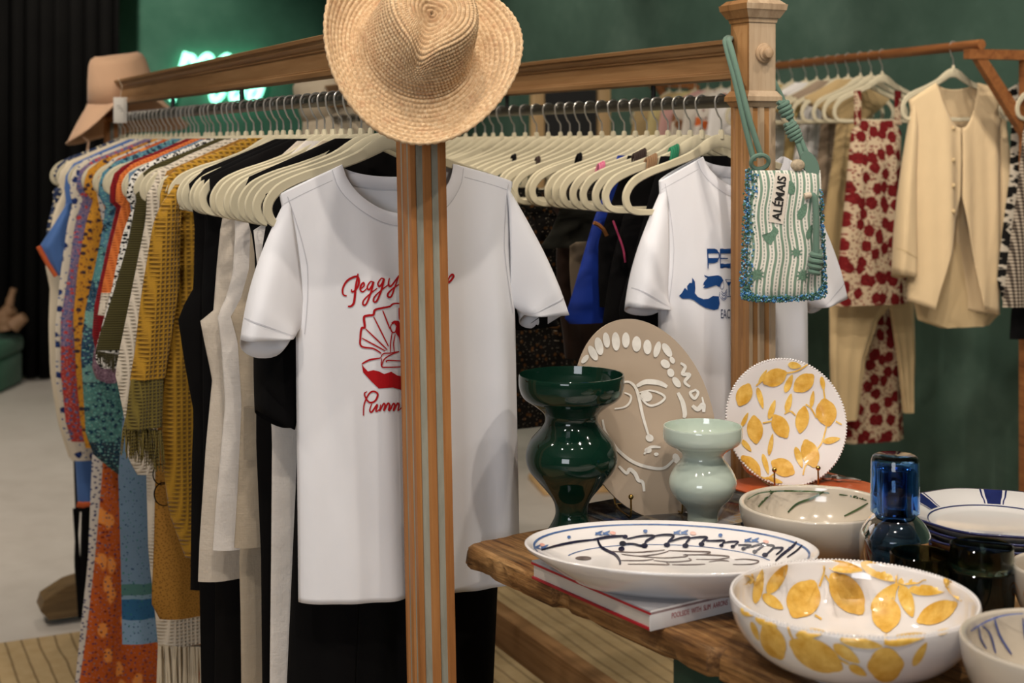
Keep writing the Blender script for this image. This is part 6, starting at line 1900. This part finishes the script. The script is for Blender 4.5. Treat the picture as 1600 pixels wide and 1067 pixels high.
for t in (0.0, 0.35, 0.41, 0.47, 0.54, 0.60, 0.66, 0.73, 0.80, 0.89, 0.98, 1.05, 1.12, 1.22, 1.32, 1.42, 1.53, 1.64, 1.78, 1.88):
    if t == 0.0: hanger(t, J, 'beige hanger holding the butter coloured jacket', rz=RZ2, dz=dz3, d=D2, sx=0.8)
    elif t == 0.35: hanger(t, J, 'beige hanger holding the red rose print top', rz=RZ2, dz=dz3, d=D2, sx=0.8)
    elif t in HOLDS3: hanger(t, J, 'beige hanger holding the ' + HOLDS3[t], rz=RZ2, dz=dz3, d=D2, sx=0.8)
    else: hanger(t, J, 'empty beige hanger on the wooden rail among cream clothes', 'empty hangers on the wooden rail', rz=RZ2, dz=dz3, d=D2, sx=0.8)

# second rail at the right edge
J4 = Vector(((1652 - 800) / F * 3.9, 3.9))
rk4 = thing('garment_rail', 'wooden garment rail at the right edge holding black and white clothes', 'clothes rail', (J4.x, J4.y, 0), RZ2)
MB().tube([(0, -0.9, JZ), (0, 0.10, JZ)], 0.0135, 14).build('hanging_rod', M_TEAK, rk4)
for yy in (-0.88, 0.085):
    MB().box((0.06, yy, JZ - 0.026), (0.20, 0.026, 0.026)).build('arm', M_TEAK, rk4, smooth=False)
    MB().box((0.155, yy, JZ / 2 - 0.013), (0.036, 0.03, JZ - 0.026)).build('post', M_TEAK, rk4, smooth=False)
K4 = dict(A=J4, d=D2, e=E2, rz=RZ2)
M_BWF = m_print('black_white_floral', '#d4c8b4', [('#141210', 26, 0.22, (1, 1, 1), 2.0), ('#141210', 50, 0.12, (1, 1, 1), 5.0)])
def m_gingham():
    m = Mt('brown_gingham', 0.9, 0.2); o = m.sep()
    a = m.math('GREATER_THAN', m.math('FRACT', m.math('MULTIPLY', m.math('ADD', o[0], o[1]), 1 / 0.009)), 0.5); b2 = m.math('GREATER_THAN', m.math('FRACT', m.math('MULTIPLY', o[2], 1 / 0.009)), 0.5)
    m.base(m.ramp(m.math('MULTIPLY', m.math('ADD', a, b2), 0.5), [(0.0, '#b5a794'), (0.45, '#6d6053'), (0.9, '#241e1a')])); return m.m
for nm, lab, cat, m, t, lf in (('printed_dress', 'black and white floral dress beside the butter coloured jacket', 'dress', M_BWF, 0.03, [(1582, 185), (1578, 280), (1566, 370), (1558, 440), (1568, 472)]),
                               ('gingham_dress', 'brown and white gingham dress at the right edge', 'dress', m_gingham(), -0.10, [(1600, 200), (1590, 300), (1576, 400), (1567, 480)])):
    kk = dict(U); kk.update(K4); drape(nm, lab, cat, m, t, lf, None, top=S3, **kk)
drape('black_skirt', 'black skirt below the gingham dress at the right edge', 'skirt', M_BLACK, -0.05, [(1590, 430), (1580, 490), (1578, 530)], None, top=None, **dict(U, **K4))
for t in (0.03, -0.04, -0.10):
    hanger(t, J4, 'beige hanger on the rail of black and white clothes at the right edge', 'hangers on the right edge rail', rz=RZ2, dz=dz3, d=D2, sx=0.8)

# ------------------------------------------------------------------ wooden display stand far behind the racks
sx0, sx1, SY = (838 - 800) / F * 6.0, (944 - 800) / F * 6.0, 6.0
ds = thing('display_stand', 'pale wooden display stand with black panel behind the swimwear rack', 'display stand', ((sx0 + sx1) / 2, SY, 0), 0.2)
M_PINE = m_wood('pale_pine', '#b08a5a', '#c9a574', '#d8b888')
w = (sx1 - sx0) / 2
for sg in (-1, 1):
    MB().box((sg * w, 0, 1.11), (0.055, 0.05, 1.19), bev=0.004).build('upright', M_PINE, ds)
MB().box((0, 0.01, 1.24), (2 * w - 0.055, 0.02, 0.86)).build('black_panel', plain('black_board', '#0a0a0a', 0.6), ds, smooth=False)
MB().box((0.0, -0.05, 0.49), (0.62, 0.40, 0.05), bev=0.004).build('shelf_board', M_PINE, ds)
MB().box((0.02, 0.0, 0.235), (0.10, 0.10, 0.46), bev=0.004).build('pedestal', M_PINE, ds)
MB().box((0.02, 0.0, 0.012), (0.34, 0.30, 0.024), bev=0.004).build('base_plate', M_PINE, ds)
fc = thing('folded_jeans', 'folded navy jeans on the pale wooden display stand', 'jeans', (ds.location.x - 0.08, SY - 0.10, 0.516), 0.2)
M_DENIM = cloth('navy_denim', '#1d2b45', 0.9)
for i in range(3): MB().box((0.0, 0, 0.016 + i * 0.031), (0.30 - 0.01 * i, 0.22, 0.030), bev=0.010).build('fold', M_DENIM, fc)
